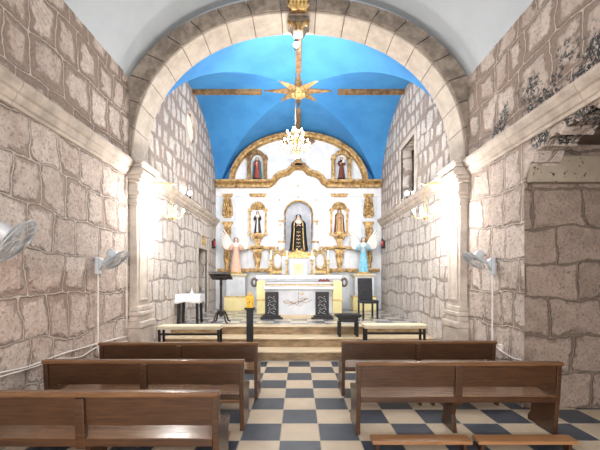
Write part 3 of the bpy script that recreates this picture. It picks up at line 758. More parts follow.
# ------------------------------------------------------------------ statues
def statue(nm, label, loc, h, rz, robe, mantle=None, hair='hair', wings=None, trim=None, crown=None, arms='pray', collar=None, base=None, rays=None, extra=None, cat='statue', slim=1.0):
    r = thing(nm, label, cat, loc, rz)
    k = h
    b0 = .05*k if base else 0
    def Z(t_): return b0+t_*(k-b0)
    sx = 1.0*slim
    # robe: lofted, folded
    mb = MB()
    prof = [(.150, 0), (.155, .02), (.140, .12), (.120, .30), (.100, .46), (.085, .58), (.092, .68), (.108, .76), (.112, .80), (.085, .835), (.035, .855)]
    mb.lathe([(a*k*sx, Z(z)) for a, z in prof], n=40, sx=1, sy=.72, fold=.10, k=9)
    # sleeves
    hz = .66 if arms == 'pray' else .62
    for s_ in (-1, 1):
        if arms == 'pray': pts = [(s_*.10*k, 0, Z(.80)), (s_*.135*k, -.02*k, Z(.70)), (s_*.12*k, -.07*k, Z(.63)), (s_*.045*k, -.115*k, Z(.67))]
        elif arms == 'open': pts = [(s_*.10*k, 0, Z(.80)), (s_*.15*k, -.03*k, Z(.70)), (s_*.17*k, -.09*k, Z(.64)), (s_*.16*k, -.15*k, Z(.68))]
        else: pts = [(s_*.10*k, 0, Z(.80)), (s_*.14*k, -.02*k, Z(.70)), (s_*.13*k, -.08*k, Z(.61)), (s_*.08*k, -.13*k, Z(.64 if s_ < 0 else .72))]
        mb.tube(pts, [.035*k, .04*k, .042*k, .038*k], 10)
    mb.build('robe', robe, r, smooth=True)
    # body: head, neck, torso core, forearms and hands in one continuous surface
    mb = MB(); hd = Z(.925)
    mb.ell((0, -.005*k, hd), (.048*k, .056*k, .068*k), 16, 12); mb.ell((0, -.022*k, hd-.03*k), (.032*k, .035*k, .036*k))
    mb.tube([(0, -.045*k, hd+.012*k), (0, -.066*k, hd-.008*k), (0, -.056*k, hd-.016*k)], [.005*k, .010*k, .006*k], 8)
    for s_ in (-1, 1): mb.ell((s_*.048*k, .0, hd-.002*k), (.008*k, .012*k, .018*k), 8, 6)
    mb.ell((0, -.05*k, hd-.034*k), (.014*k, .012*k, .006*k), 8, 6)
    mb.tube([(0, 0, Z(.60)), (0, 0, Z(.80)), (0, .002*k, Z(.84)), (0, 0, hd-.03*k)], [.06*k, .06*k, .028*k, .027*k], 12)
    for s_ in (-1, 1):
        if arms == 'pray': a, b_ = Vector((s_*.10*k, -.08*k, Z(.64))), Vector((s_*.012*k, -.145*k, Z(.70)))
        elif arms == 'open': a, b_ = Vector((s_*.165*k, -.09*k, Z(.65))), Vector((s_*.165*k, -.19*k, Z(.70)))
        else: a, b_ = Vector((s_*.11*k, -.08*k, Z(.62))), Vector((s_*.05*k, -.165*k, Z(.66 if s_ < 0 else .74)))
        mb.tube([(s_*.03*k, 0, Z(.76)), (s_*.11*k, -.01*k, Z(.72)), a, b_], [.03*k, .024*k, .022*k, .014*k], 10)
        d = (b_-a).normalized(); up = Vector((0, -.2, 1)).normalized()
        mb.ell(b_+d*.02*k, (.013*k, .024*k, .024*k), 10, 8)
        sd = Vector((0, 0, 1)) if arms == 'pray' else Vector((1, 0, 0))
        for f_ in range(4):
            o_ = b_ + d*.035*k + Vector((0, (f_-1.5)*.009*k, 0) if arms == 'pray' else ((f_-1.5)*.010*k, 0, 0))
            L_ = (.030, .036, .034, .026)[f_]*k
            fd = (Vector((0, -.25, 1)) if arms == 'pray' else d+Vector((0, 0, .3))).normalized()
            mb.tube([o_-d*.01*k, o_+fd*L_*.6, o_+fd*L_+Vector((0, -.004*k, 0))], [.0065*k, .006*k, .0045*k], 6)
        mb.tube([b_+d*.01*k, b_+d*.02*k+Vector((-s_*.012*k, -.01*k, .02*k)), b_+d*.03*k+Vector((-s_*.014*k, -.014*k, .03*k))], [.007*k, .006*k, .005*k], 6)
    mb.build('body', 'skin', r, smooth=True, remesh=.0045*k)
    mb = MB()
    for s_ in (-1, 1): mb.ell((s_*.018*k, -.055*k, hd+.008*k), (.007*k, .005*k, .004*k), 8, 6)
    mb.build('eyes', 'hair', r)
    def shell(mb, prof, a0, a1, sy=.8, n=28, fold=.05, cy=.01):
        vs = []; fs = []; L = len(prof)
        for j, (rr, z, rin) in enumerate(prof):
            for i in range(n+1):
                a = math.radians(a0+(a1-a0)*i/n); q = rr*k*(1+fold*math.cos(11*a)*(1-j/L))
                vs.append((q*math.cos(a), cy*k+q*sy*math.sin(a), z))
        m_ = n+1
        for j in range(L-1):
            for i in range(n): fs.append((j*m_+i, j*m_+i+1, (j+1)*m_+i+1, (j+1)*m_+i))
        mb.add(vs, fs)
    if mantle:
        mb = MB(); W_ = slim if slim > 1 else 1
        pr = [(.215, Z(.015), 0), (.20, Z(.12), 0), (.180, Z(.35), 0), (.165, Z(.55), 0), (.165, Z(.68), 0), (.160, Z(.76), 0), (.135, Z(.82), 0), (.085, Z(.855), 0), (.066, Z(.89), 0), (.066, Z(.94), 0), (.062, Z(.97), 0), (.045, Z(.99), 0), (.012, Z(1.0), 0)]
        pr = [(q*(W_ if i < 6 else 1), z, u) for i, (q, z, u) in enumerate(pr)]
        shell(mb, pr, -50, 230, .82)
        o = mb.build('mantle', mantle, r, smooth=True); md = o.modifiers.new('s', 'SOLIDIFY'); md.thickness = .012*k; md.offset = 1
        if trim:
            for e in (-50, 230):
                mb = MB(); mb.tube([(q*k*1.0*math.cos(math.radians(e)), .01*k+q*k*.82*math.sin(math.radians(e)), z) for q, z, _ in pr[:9]], .016*k, 8); mb.build('mantle_trim', trim, r, smooth=True)
            mb = MB(); n = 30
            mb.tube([(.218*k*math.cos(math.radians(-50+280*i/n)), .01*k+.218*k*.82*math.sin(math.radians(-50+280*i/n)), Z(.03)) for i in range(n+1)], .014*k, 8); mb.build('mantle_hem', trim, r, smooth=True)
            mb = MB(); mb.lathe([(.158*k, Z(.005)), (.162*k, Z(.03)), (.152*k, Z(.06))], n=40, sx=1, sy=.74, fold=.08, k=9); mb.build('robe_hem', trim, r, smooth=True)
    else:
        mb = MB(); shell(mb, [(.056, Z(.875), 0), (.060, Z(.90), 0), (.059, Z(.94), 0), (.055, Z(.97), 0), (.035, Z(.992), 0), (.006, Z(1.0), 0)], -30, 210, 1.1, 20, .02, .004)
        o = mb.build('hair', hair, r, smooth=True); md = o.modifiers.new('s', 'SOLIDIFY'); md.thickness = .008*k; md.offset = 1
    if collar:
        mb = MB(); mb.lathe([(.062*k, Z(.72)), (.088*k, Z(.765)), (.092*k, Z(.80)), (.06*k, Z(.845)), (.04*k, Z(.86))], (0, -.028*k, 0), n=20, sy=.8, fold=.04); mb.build('collar', collar, r, smooth=True)
    if crown:
        mb = MB(); mb.lathe([(.045*k, Z(.99)), (.055*k, Z(1.03)), (.03*k, Z(1.05)), (.004*k, Z(1.07))], n=14); mb.build('crown', crown, r, smooth=True)
    if base:
        mb = MB(); mb.lathe([(.19*k, 0), (.20*k, .015*k), (.17*k, .03*k), (.18*k, .055*k)], n=20, sy=.85); mb.build('base', base, r, smooth=True)
    if wings:
        for s_ in (-1, 1):
            mb = MB()
            for j in range(8):
                L_ = (.70-.06*j)*k; a = math.radians(68-j*7)
                x0_, z0_ = .03*k*s_, Z(.74-.014*j)
                tip = (x0_+s_*(L_*math.cos(a)*.8+.10*k), .09*k+.004*j*k, z0_+L_*math.sin(a)*.75)
                mid = (x0_+s_*(L_*math.cos(a)*.35+.09*k), .09*k+.006*j*k, z0_+L_*math.sin(a)*.4)
                mb.tube([(x0_, .07*k, z0_), mid, tip], [.02*k, .040*k, .010*k], 8)
            mb.build('wing', wings, r, smooth=True)
    if rays:
        mb = MB(); n = 28
        for i in range(n):
            a = 2*PI*i/n; L_ = 1.0 if i % 2 else .86
            mb.tube([(.10*k*math.cos(a), .13*k, .52*k+.3*k*math.sin(a)), (.24*k*L_*math.cos(a), .13*k, .52*k+.52*k*L_*math.sin(a))], [.016*k, .006*k], 6)
        mb.prism([(.17*k*math.cos(2*PI*i/24), .52*k+.44*k*math.sin(2*PI*i/24)) for i in range(24)], .12*k, .14*k); mb.build('ray_halo', rays, r)
    if extra: extra(r, k, Z)
    return r
def front_panel(mat, w, z0, z1):
    def f(r, k, Z):
        mb = MB(); n = 10; vs = []; fs = []
        prof = [(.162, z0), (.146, z0+.1), (.125, .30), (.106, .46), (.092, .58), (.10, .68), (.115, z1)]
        for (q, z) in prof:
            for i in range(n+1):
                a = math.radians(-90-w+2*w*i/n); vs.append((q*k*1.06*math.cos(a), q*k*.80*math.sin(a), Z(z)))
        for j in range(len(prof)-1):
            for i in range(n): fs.append((j*(n+1)+i, j*(n+1)+i+1, (j+1)*(n+1)+i+1, (j+1)*(n+1)+i))
        mb.add(vs, fs); o = mb.build('scapular', mat, r, smooth=True); md = o.modifiers.new('s', 'SOLIDIFY'); md.thickness = .008*k
    return f
def mourn_extra(r, k, Z):
    for i in range(5):
        mb = MB(); zz = Z(.10+.1*i); q = (.150-.014*i)*k; a = math.radians(-90)
        for s_ in (-1, 1): mb.tube([(0, -q*.80, zz), (s_*.03*k, -q*.79, zz+.025*k), (s_*.055*k, -q*.74, zz+.01*k)], [.012*k, .010*k, .006*k], 6)
        mb.ell((0, -q*.80, zz), .014*k, 8, 6); mb.build('gold_embroidery', 'goldl', r, smooth=True)
    mb = MB(); mb.lathe([(.06*k, 0), (.13*k, .005*k), (.14*k, .03*k), (.12*k, .05*k)], (0, -.10*k, .0), 18, sy=.6); mb.build('gilded_cloud', 'goldl', r, smooth=True)
statue('saint_statue', 'statue of a mourning woman in black gold-edged mantle in the central arched niche', (0, YR-.02, NZ0), 1.40, 0, 'vblack', 'vblack', trim='goldl', collar='wcloth', base='goldl', extra=mourn_extra, slim=1.08)
statue('saint_statue', 'small statue of a black-robed friar in the left shell-topped frame', (rx(259.5), YR-.10, rz_(235)), .84, 0, 'vblack', None, collar='wcloth', base='goldl', extra=front_panel('wcloth', 14, .03, .74))
statue('saint_statue', 'small statue of a veiled woman in tan and gold in the right shell-topped frame', (rx(340.5), YR-.10, rz_(235)), .90, 0, 'tan', 'brownrobe', trim='goldl', base='goldl')
statue('saint_statue', 'statue of a woman in teal mantle and red robe before gold rays, upper left niche', (rx(259), YR-.13, rz_(180.6)), .80, 0, 'redrobe', 'teal', rays='goldl', base='black', slim=.9)
statue('saint_statue', 'statue of a friar in brown habit holding a child, upper right niche', (rx(342.5), YR-.13, rz_(180.6)), .82, 0, 'brownrobe', None, arms='hold', collar='vblack', base='black',
       extra=lambda r, k, Z: (MB().lathe([(.05*k, 0), (.06*k, .06*k), (.035*k, .15*k), (.02*k, .17*k)], (.07*k, -.15*k, Z(.68)), 14).build('child_robe', 'wcloth', r, smooth=True), MB().ell((.07*k, -.15*k, Z(.68)+.2*k), .035*k).build('child_head', 'skin', r, smooth=True)))

# angel pedestals
YP = 11.9
pl = thing('statue_pedestal', 'white and yellow pedestal under the peach-robed angel, left', 'pedestal', (PX(237, YP+.3), YP+.28, PL))
mb = MB(); mb.box(-.40, .40, -.28, .28, 0, .47); mb.build('yellow_base', 'yellow', pl, bevel=.01)
mb = MB(); mb.box(-.42, .42, -.30, .30, .47, .50); mb.build('gold_band', 'goldl', pl, bevel=.006)
mb = MB(); mb.box(-.33, .33, -.24, .24, .50, 1.17)
for k in range(6): mb.box(-.29+.1*k, -.24+.1*k, -.255, -.24, .56, 1.12)
mb.build('shaft', 'white', pl, bevel=.006)
mb = MB(); mb.box(-.40, .40, -.30, .30, 1.22, 1.28); mb.box(-.36, .36, -.27, .27, 1.17, 1.22); mb.build('cap', 'cream', pl, bevel=.01)
pr_ = dup(pl, (PX(363, YP+.3), YP+.28, PL), 0, 'white and yellow pedestal under the blue-robed angel, right')
statue('angel_statue', 'winged angel statue in peach and white robes on the left pedestal', (PX(236, YP+.2), YP+.2, PL+1.28), 1.28, .25, 'pink', None, wings='wcloth', arms='open', collar='wcloth', base='goldl', slim=.85)
statue('angel_statue', 'winged angel statue in light blue and white robes on the right pedestal', (PX(363.5, YP+.2), YP+.2, PL+1.28), 1.28, -.25, 'sky', None, wings='wcloth', arms='open', collar='wcloth', base='goldl', slim=.85)

# ------------------------------------------------------------------ rear altar with tabernacle
YQ = 10.85
ra = thing('high_altar', 'white high altar with pale yellow end piers below the altarpiece', 'altar', (0, YQ, PL))
ax = lambda px: PX(px, YQ)
az = lambda py: PZ(py, YQ)-PL
mb = MB(); mb.box(ax(256), ax(342), .02, .85, az(279), az(275)); mb.box(ax(258.5), ax(339.5), .06, .80, az(281), az(279)); mb.build('altar_top', 'white', ra, bevel=.008)
mb = MB(); mb.box(ax(266), ax(333), .15, .80, 0, az(281)); mb.box(ax(264), ax(335), .10, .8, .0, .12); mb.build('altar_body', 'white', ra, bevel=.01)
for a, b_ in ((256.5, 265.5), (333, 342)):
    mb = MB(); mb.box(ax(a), ax(b_), .04, .7, 0, az(281)); p = mb.build('end_pier', 'yellow', ra, bevel=.008)
    mb = MB(); mb.box(ax(a)-.02, ax(b_)+.02, .02, .72, .42, .46); mb.build('gold_band', 'goldl', p)
mb = MB(); mb.box(ax(268), ax(331), -.0, .16, az(285.6), az(284.2)); mb.build('gold_moulding', 'goldl', ra, bevel=.004)
mb = MB(); mb.box(ax(266), ax(333), -.02, .16, az(284.2), az(282)); mb.box(ax(266), ax(333), -.02, .16, az(290), az(285.6)); mb.build('lower_shelf', 'white', ra, bevel=.006)
for s_, px in ((-1, 253), (1, 345.5)):
    mb = MB(); cx = ax(px)
    mb.tube([(cx+.08*math.cos(a), .3, az(282.5)+.12*math.sin(a)) for a in [2*PI*k/16 for k in range(17)]], .04, 8); mb.build('scroll', 'joint', ra, smooth=True)
tb = thing('tabernacle', 'white tabernacle with yellow door in the middle of the high altar', 'tabernacle', (0, YQ+.45, PL+az(275)))
tz = lambda py: PZ(py, YQ+.35)-PL-az(275)
mb = MB(); mb.box(-.27, .27, -.22, .22, 0, tz(258)); mb.build('cabinet', 'white', tb, bevel=.01)
mb = MB(); mb.box(-.34, .34, -.26, .26, tz(258), tz(256)); mb.box(-.30, .30, -.24, .24, tz(256), tz(254.8)); mb.build('cap', 'goldl', tb, bevel=.008)
for k in range(1): 
    mb = MB(); mb.box(-.18, .18, -.245, -.21, .03, .38); d_ = mb.build('door', 'yellow', tb, bevel=.006)
    mb = MB(); mb.box(-.015, .015, -.26, -.24, .12, .30); mb.box(-.06, .06, -.26, -.24, .21, .235); mb.build('door_cross', 'goldl', d_)
# candlesticks on the high altar
cs = None
def candle(px, lab, h=.50, y=YQ+.5):
    global cs
    loc = (PX(px, y), y, PL+az(275)); g = None
    if cs is None:
        cs = thing('candlestick', lab, 'candlestick', loc)
        mb = MB(); mb.lathe([(.09, 0), (.09, .02), (.05, .05), (.025, .09), (.05, .15), (.03, .2), (.022, .32), (.05, .38), (.02, .44), (.065, .49), (.065, .51), (.01, .515)], n=14); mb.build('holder', 'goldl', cs, smooth=True)
        mb = MB(); mb.lathe([(.018, .51), (.018, .82), (.004, .835)], n=10); mb.build('candle', 'wax', cs, smooth=True)
    else: dup(cs, loc, 0, lab)
candle(271, 'gilded candlestick with white candle at the left end of the high altar')
candle(328, 'gilded candlestick with white candle at the right end of the high altar')
candle(287, 'gilded candlestick with white candle just left of the tabernacle')
candle(312, 'gilded candlestick with white candle just right of the tabernacle')
# red flowers on shelf
fl = thing('flower_spray', 'small spray of red flowers lying on the right of the altar shelf', 'flowers', (ax(324), YQ+.05, PL+az(281.9)))
mb = MB(); mb.tube([(-.16, 0, .015), (0, .01, .025), (.18, 0, .015)], .008, 6); mb.build('stem', 'teal', fl)
for k in range(7):
    mb = MB()
    cx = -.15+.05*k; cz = .04+.02*(k % 2)
    for q in range(5): mb.ell((cx+.018*math.cos(q*1.257), -.01, cz+.018*math.sin(q*1.257)), (.014, .012, .014), 8, 5)
    mb.build('blossom', 'redrobe', fl, smooth=True)

# ------------------------------------------------------------------ front altar table
YF = 9.55
fa = thing('altar_table', 'white altar table with gold painted front and dark carved end panels', 'altar', (0, YF, PL))
fx = lambda px: PX(px, YF); fz = lambda py: PZ(py, YF)-PL
mb = MB(); mb.box(fx(262), fx(334.5), -.02, .75, fz(289.2), fz(286.5)); mb.build('table_top', 'white', fa, bevel=.008)
mb = MB(); mb.box(fx(278), fx(316), .05, .65, fz(315), fz(289.2)); mb.box(fx(264.5), fx(332), .10, .6, fz(292.4), fz(289.2)); mb.build('front_panel', 'white', fa, bevel=.006)
mb = MB(); mb.box(fx(276), fx(318), .02, .68, 0, fz(315)); mb.build('front_base', 'tread', fa, bevel=.006)
for a, b_ in ((265, 278.5), (315.5, 329)):
    mb = MB(); mb.box(fx(a), fx(b_), .0, .55, .08, fz(292)); e = mb.build('carved_panel', 'carved', fa, bevel=.008)
    mb = MB(); mb.box(fx(a)-.12, fx(b_)+.12, -.10, .62, 0, .05); mb.box(fx(a)-.06, fx(b_)+.06, -.05, .58, .05, .10); mb.build('plinth', 'carved', e, bevel=.008)
    cx = (fx(a)+fx(b_))/2; mb = MB()
    for k in range(5):
        zz = .17+.105*k; s_ = 1 if k % 2 else -1
        mb.tube([(cx-s_*.10, -.003, zz-.04), (cx, -.004, zz), (cx+s_*.08, -.004, zz+.04), (cx+s_*.10, -.003, zz)], .0055, 6)
        mb.ell((cx+s_*.10, -.004, zz-.005), (.014, .006, .014), 8, 6); mb.ell((cx-s_*.06, -.004, zz+.03), (.02, .006, .010), 8, 6)
    mb.build('silver_scroll', 'plastic', e, smooth=True)
# gold drawing on front: cross, wheat and thorns
mb = MB(); yv = .046
def stroke(pts, r=.008): mb.tube([(PX(a, YF), yv, fz(b_)) for a, b_ in pts], r, 6)
stroke([(298.5, 292), (298.5, 303)], .007)
stroke([(283, 303), (287, 300), (292, 303), (297, 304.5), (303, 300), (308, 299)]); stroke([(288, 306), (293, 304), (299, 301), (306, 303), (312, 300)])
stroke([(283, 300), (286, 304), (292, 302)], .006); stroke([(296, 305), (301, 306), (306, 298)], .006)
for k in range(7): mb.ell((PX(286+k*1.4, YF), yv, fz(303.4-(k % 2)*1.2)), (.022, .008, .012), 8, 5)
for k in range(5): mb.ell((PX(301+k*1.7, YF), yv, fz(299-(k % 2)*1.0)), (.022, .008, .012), 8, 5)
mb.build('gold_drawing', 'gold', fa, smooth=True)
mb = MB(); mb.ell((PX(302.5, YF), .045, fz(293.8)), (.04, .01, .035)); mb.build('gold_host', 'goldl', fa, smooth=True)
# altar cloth
mb = MB(); mb.box(fx(264), fx(333), -.045, .70, fz(286.5), fz(286.5)+.008)
n = 40
for i in range(n):
    xa = fx(264)+(fx(333)-fx(264))*i/n; xb = xa+(fx(333)-fx(264))/n
    mb.prism([(xa, fz(286.5)+.008), (xb, fz(286.5)+.008), (xb, fz(288.6)), ((xa+xb)/2, fz(289.3)), (xa, fz(288.6))], -.045, -.035)
c_ = mb.build('altar_cloth', 'cloth', None, loc=(0, YF, PL)); tag(c_, 'thin white cloth with scalloped hem covering the front altar table', 'cloth')

# ------------------------------------------------------------------ lectern
YL = 8.72
le = thing('lectern', 'dark wooden lectern with slanted top and four curved feet, left of the altar', 'lectern', (PX(221, YL), YL, PL))
for k in range(4):
    a = PI/4+k*PI/2; c, s2 = math.cos(a), math.sin(a)
    mb = MB(); mb.tube([(c*.03, s2*.03, .24), (c*.10, s2*.10, .30), (c*.17, s2*.17, .18), (c*.21, s2*.21, .05), (c*.28, s2*.28, .022)], [.022, .024, .022, .02, .018], 8); mb.build('foot', 'darkwood', le, smooth=True)
mb = MB(); mb.lathe([(.04, .16), (.055, .22), (.03, .30), (.045, .40), (.035, .5), (.028, .9), (.04, 1.0), (.035, 1.08), (.05, 1.12)], n=14); mb.build('post', 'darkwood', le, smooth=True)
mt = Matrix.Translation((0, 0, 1.18)) @ Matrix.Rotation(math.radians(-22), 4, 'X')
mb = MB(); mb.box(-.27, .27, -.18, .18, -.015, .015, mt); mb.box(-.27, .27, -.21, -.18, -.02, .05, mt); mb.box(-.14, .14, -.12, .12, -.05, -.015, mt); mb.build('book_rest', 'darkwood', le, bevel=.008)
# ------------------------------------------------------------------ credence table with cloth
YT = 8.65
ct = thing('side_table', 'small dark-legged table against the left chancel wall', 'table', (-2.74, YT, PL))
for sx in (-1, 1):
    for sy in (-1, 1):
        mb = MB(); mb.tube([(sx*.22, sy*.17, .70), (sx*.235, sy*.185, 0)], [.038, .034], 8); mb.build('leg', 'black', ct)
mb = MB(); mb.box(-.28, .28, -.23, .23, .70, .73); mb.build('table_top', 'black', ct, bevel=.004)
mb = MB(); mb.box(-.26, .26, -.21, -.19, .62, .70); mb.box(-.26, .26, .19, .21, .62, .70); mb.build('apron', 'black', ct)
def cloth_mesh(hx, hy, drop_, n=60):
    mb = MB(); mb.box(-hx, hx, -hy, hy, 0, .008); vs = []; fs = []
    per = []
    for i in range(n):
        t_ = i/n*4; s_ = int(t_); f = t_-s_
        p = [(-hx+2*hx*f, -hy), (hx, -hy+2*hy*f), (hx-2*hx*f, hy), (-hx, hy-2*hy*f)][s_]; per.append(p)
    for j, q in enumerate((0, .35, .7, 1)):
        for i, p in enumerate(per):
            w = 1+q*(.05+.035*math.sin(i*1.3)); cor = 1+.25*q*(abs(p[0]/hx)*abs(p[1]/hy))**6
            vs.append((p[0]*w, p[1]*w, .008-q*drop_*cor*(1+.08*math.sin(i*.7))))
    for j in range(3):
        for i in range(n): fs.append((j*n+i, j*n+(i+1) % n, (j+1)*n+(i+1) % n, (j+1)*n+i))
    mb.add(vs, fs); return mb
c_ = cloth_mesh(.292, .242, .20).build('tablecloth', 'cloth', None, smooth=True, loc=(-2.74, YT, PL+.731)); tag(c_, 'white cloth draped over the small side table by the left wall', 'tablecloth')
md = c_.modifiers.new('s', 'SOLIDIFY'); md.thickness = .004; md.offset = 1
cu = thing('cruet', 'tiny white pointed vessel on the cloth of the left side table', 'cruet', (-2.70, YT, PL+.745))
mb = MB(); mb.lathe([(.04, 0), (.045, .03), (.02, .06), (.012, .10), (.018, .12), (.003, .14)], n=12); mb.build('vessel_body', 'cloth', cu, smooth=True)
# ------------------------------------------------------------------ chair
cr_ = thing('chair', 'dark tufted leather chair with high back, right of the altar', 'chair', (1.97, 9.72, PL), math.radians(8))
mb = MB(); mb.box(-.24, .24, -.25, .22, .43, .52); mb.build('seat', 'leather', cr_, bevel=.025)
mt = Matrix.Translation((0, .20, .50)) @ Matrix.Rotation(math.radians(-5), 4, 'X')
mb = MB(); mb.box(-.215, .215, -.03, .045, .0, .64, mt); bk = mb.build('backrest', 'leather', cr_, bevel=.02)
for i in range(4):
    for j in range(5 if i % 2 else 4):
        x_ = -.16+.08*j+(.04 if not i % 2 else 0)
        if abs(x_) > .18: continue
        mb = MB(); mb.ell((x_, -.032, .12+.14*i), (.014, .010, .014), 8, 6, mt); mb.build('button', 'black', bk, smooth=True)
for sx in (-1, 1):
    for sy in (-1, 1):
        mb = MB(); mb.box(sx*.205-.022, sx*.205+.022, sy*.20-.032, sy*.20+.012, 0, .44); mb.build('leg', 'black', cr_, bevel=.004)
# ------------------------------------------------------------------ low stool-table on step
YS = 7.97
so = thing('low_table', 'low black wooden table with flared edges standing on the step', 'table', (PX(347.8, YS), YS, .425))
mb = MB(); mb.prism([(-.31, .50), (-.26, .44), (.26, .44), (.31, .50), (.29, .515), (-.29, .515)], -.16, .16); mb.build('table_top', 'black', so, bevel=.006)
mb = MB(); mb.box(-.22, .22, -.13, .13, .34, .44); mb.build('drawer_box', 'black', so, bevel=.006)
mb = MB(); mb.box(-.16, .16, -.14, -.13, .36, .42); mb.build('drawer_front', 'darkwood', so, bevel=.003)
for sx in (-1, 1):
    for sy in (-1, 1):
        mb = MB(); mb.box(sx*.2-.03, sx*.2+.03, sy*.11-.03, sy*.11+.03, 0, .34); mb.build('leg', 'black', so, bevel=.006)
# ------------------------------------------------------------------ candle post
YC = 7.05
cp = thing('candle_stand', 'square dark post topped with an amber yellow candle, in front of the steps', 'candle stand', (PX(250, YC), YC, 0))
mb = MB(); mb.box(-.13, .13, -.13, .13, 0, .06); mb.box(-.10, .10, -.10, .10, .06, .10); mb.build('foot', 'black', cp, bevel=.008)
mb = MB(); mb.box(-.065, .065, -.065, .065, .10, 1.13); mb.build('post', 'black', cp, bevel=.006)
mb = MB(); mb.box(-.10, .10, -.10, .10, 1.13, 1.17); mb.build('tray', 'black', cp, bevel=.006)
cn = thing('altar_candle', 'thick amber yellow candle with uneven melted top on the dark post', 'candle', (PX(250, YC), YC, 1.17))
mb = MB(); mb.lathe([(.080, 0), (.085, .03), (.078, .10), (.080, .22), (.07, .235), (.055, .20), (.01, .19)], n=20, fold=.04, k=5)
for k in range(6): a = k*PI/3; mb.tube([(.068*math.cos(a), .068*math.sin(a), .12), (.07*math.cos(a), .07*math.sin(a), .24+.04*(k % 3))], [.02, .010], 8)
mb.build('wax_body', 'amber', cn, smooth=True)
mb = MB(); mb.tube([(0, 0, .19), (.004, 0, .28)], .004, 6); mb.build('wick', 'black', cn)
mb = MB(); 
for k in range(3): mb.ell((.05*math.cos(-1.57+k*.7-.7), .083*math.sin(-1.57+k*.7-.7), .10+.02*k), (.015, .006, .02), 8, 6)
mb.build('mark', 'redrobe', cn, smooth=True)
# ------------------------------------------------------------------ communion kneelers (benches with cream pad)
YK = 6.75
def kneel(px0, px1, py, label):
    x0, x1 = PX(px0, YK), PX(px1, YK); w = (x1-x0)/2; h = PZ(py, YK)
    r = thing('kneeling_bench', label, 'bench', ((x0+x1)/2, YK+.15, 0))
    mb = MB(); mb.box(-w, w, -.15, .15, h-.05, h); mb.build('pad', 'cream', r, bevel=.012)
    mb = MB(); mb.box(-w+.04, w-.04, -.13, -.10, h-.19, h-.15); mb.build('rail', 'black', r, bevel=.004)
    mb = MB(); mb.box(-w+.01, w-.01, -.14, .14, h-.075, h-.05); mb.build('frame', 'cream', r, bevel=.004)
    for sx in (-1, 1):
        for sy in (-1, 1):
            mb = MB(); mb.box(sx*(w-.04)-.022, sx*(w-.04)+.022, sy*.115-.02, sy*.115+.02, 0, h-.075); mb.build('leg', 'black', r, bevel=.004)
kneel(156.5, 220, 326, 'low bench with cream top and black legs, left side before the steps')
kneel(364.5, 427, 325, 'low bench with cream top and black legs, right side before the steps')

# ------------------------------------------------------------------ pews
def pew(label, x0, x1, y):
    w = (x1-x0)/2
    r = thing('church_pew', label, 'pew', ((x0+x1)/2, y, 0))
    TH = .84
    # end panels profile in (y,z): back slants, seat extends forward (+y)
    endp = [(.02, 0), (.46, 0), (.46, .06), (.40, .14), (.40, .36), (.47, .42), (.46, .46), (.14, .50), (.06, .60), (.035, TH-.02), (.02, TH), (-.045, TH), (-.05, TH-.03), (-.03, .5), (.0, .2)]
    for s_ in (-1, 1):
        mb = MB(); mb.prism([(a, b_) for a, b_ in endp], s_*w-(.05 if s_ > 0 else 0), s_*w+(0 if s_ > 0 else .05), 'x'); mb.build('end_panel', 'pew', r, bevel=.006)
    mb = MB(); mb.prism([(.06, 0), (.40, 0), (.33, .14), (.36, .40), (.06, .40), (.1, .2)], -.025, .025, 'x'); mb.build('centre_support', 'pew', r, bevel=.005)
    mb = MB(); mb.prism([(-.055, TH-.05), (-.035, .42), (-.03, .36), (.02, .36), (.02, .5), (.0, TH-.05)], -.04, .04, 'x'); mb.build('back_post', 'pew', r, bevel=.006)
    for s_ in (-1, 1):
        a, b_ = (-w+.05, -.04) if s_ < 0 else (.04, w-.05)
        mb = MB(); mb.prism([(-.028, TH-.03), (-.012, .555), (.012, .555), (-.002, TH-.03)], a, b_, 'x'); mb.build('back_panel', 'pew', r, bevel=.003)
    mb = MB(); mb.prism([(-.06, TH-.035), (.03, TH-.035), (.035, TH-.01), (.02, TH+.005), (-.05, TH+.005), (-.065, TH-.01)], -w-.01, w+.01, 'x'); mb.build('top_rail', 'pewseat', r, bevel=.005)
    mb = MB(); mb.prism([(-.02, .415), (.44, .43), (.45, .455), (.43, .465), (-.02, .45)], -w+.05, w-.05, 'x'); mb.build('seat', 'pewseat', r, bevel=.005)
    mb = MB(); mb.prism([(-.03, .385), (.0, .385), (.0, .415), (-.03, .45)], -w+.05, w-.05, 'x'); mb.prism([(.37, .35), (.39, .35), (.39, .427), (.37, .427)], -w+.05, w-.05, 'x'); mb.build('seat_rail', 'pew', r, bevel=.003)
    for s_ in (-1, 1):
        a, b_ = (-w+.10, -.03) if s_ < 0 else (.03, w-.10)
        mb = MB(); mb.prism([(-.40, .09), (-.26, .10), (-.26, .135), (-.40, .125)], a, b_, 'x'); kn = mb.build('kneeler', 'kneeler', r, bevel=.005)
        for q in (a+.04, b_-.08):
            mb = MB(); mb.prism([(-.37, 0), (-.29, 0), (-.285, .095), (-.375, .088)], q, q+.035, 'x'); mb.build('kneeler_support', 'pew', kn, bevel=.003)
    return r
p1 = pew('nearest left wooden pew, cut by the frame edge', -2.97, -.67, 2.88)
def pew2(label, x0, x1, y): return dup(p1, ((x0+x1)/2, y, 0), 0, label)
pew2('middle one of the three left wooden pews', -2.94, -.63, 3.97)
pew2('farthest left wooden pew, nearest the steps', -2.90, -.60, 5.02)
pew2('front right wooden pew with long kneelers, nearest the camera on the right', .65, 2.96, 3.88)
pew2('farther right wooden pew, behind the kneeler pew and nearest the steps', .65, 2.95, 5.15)

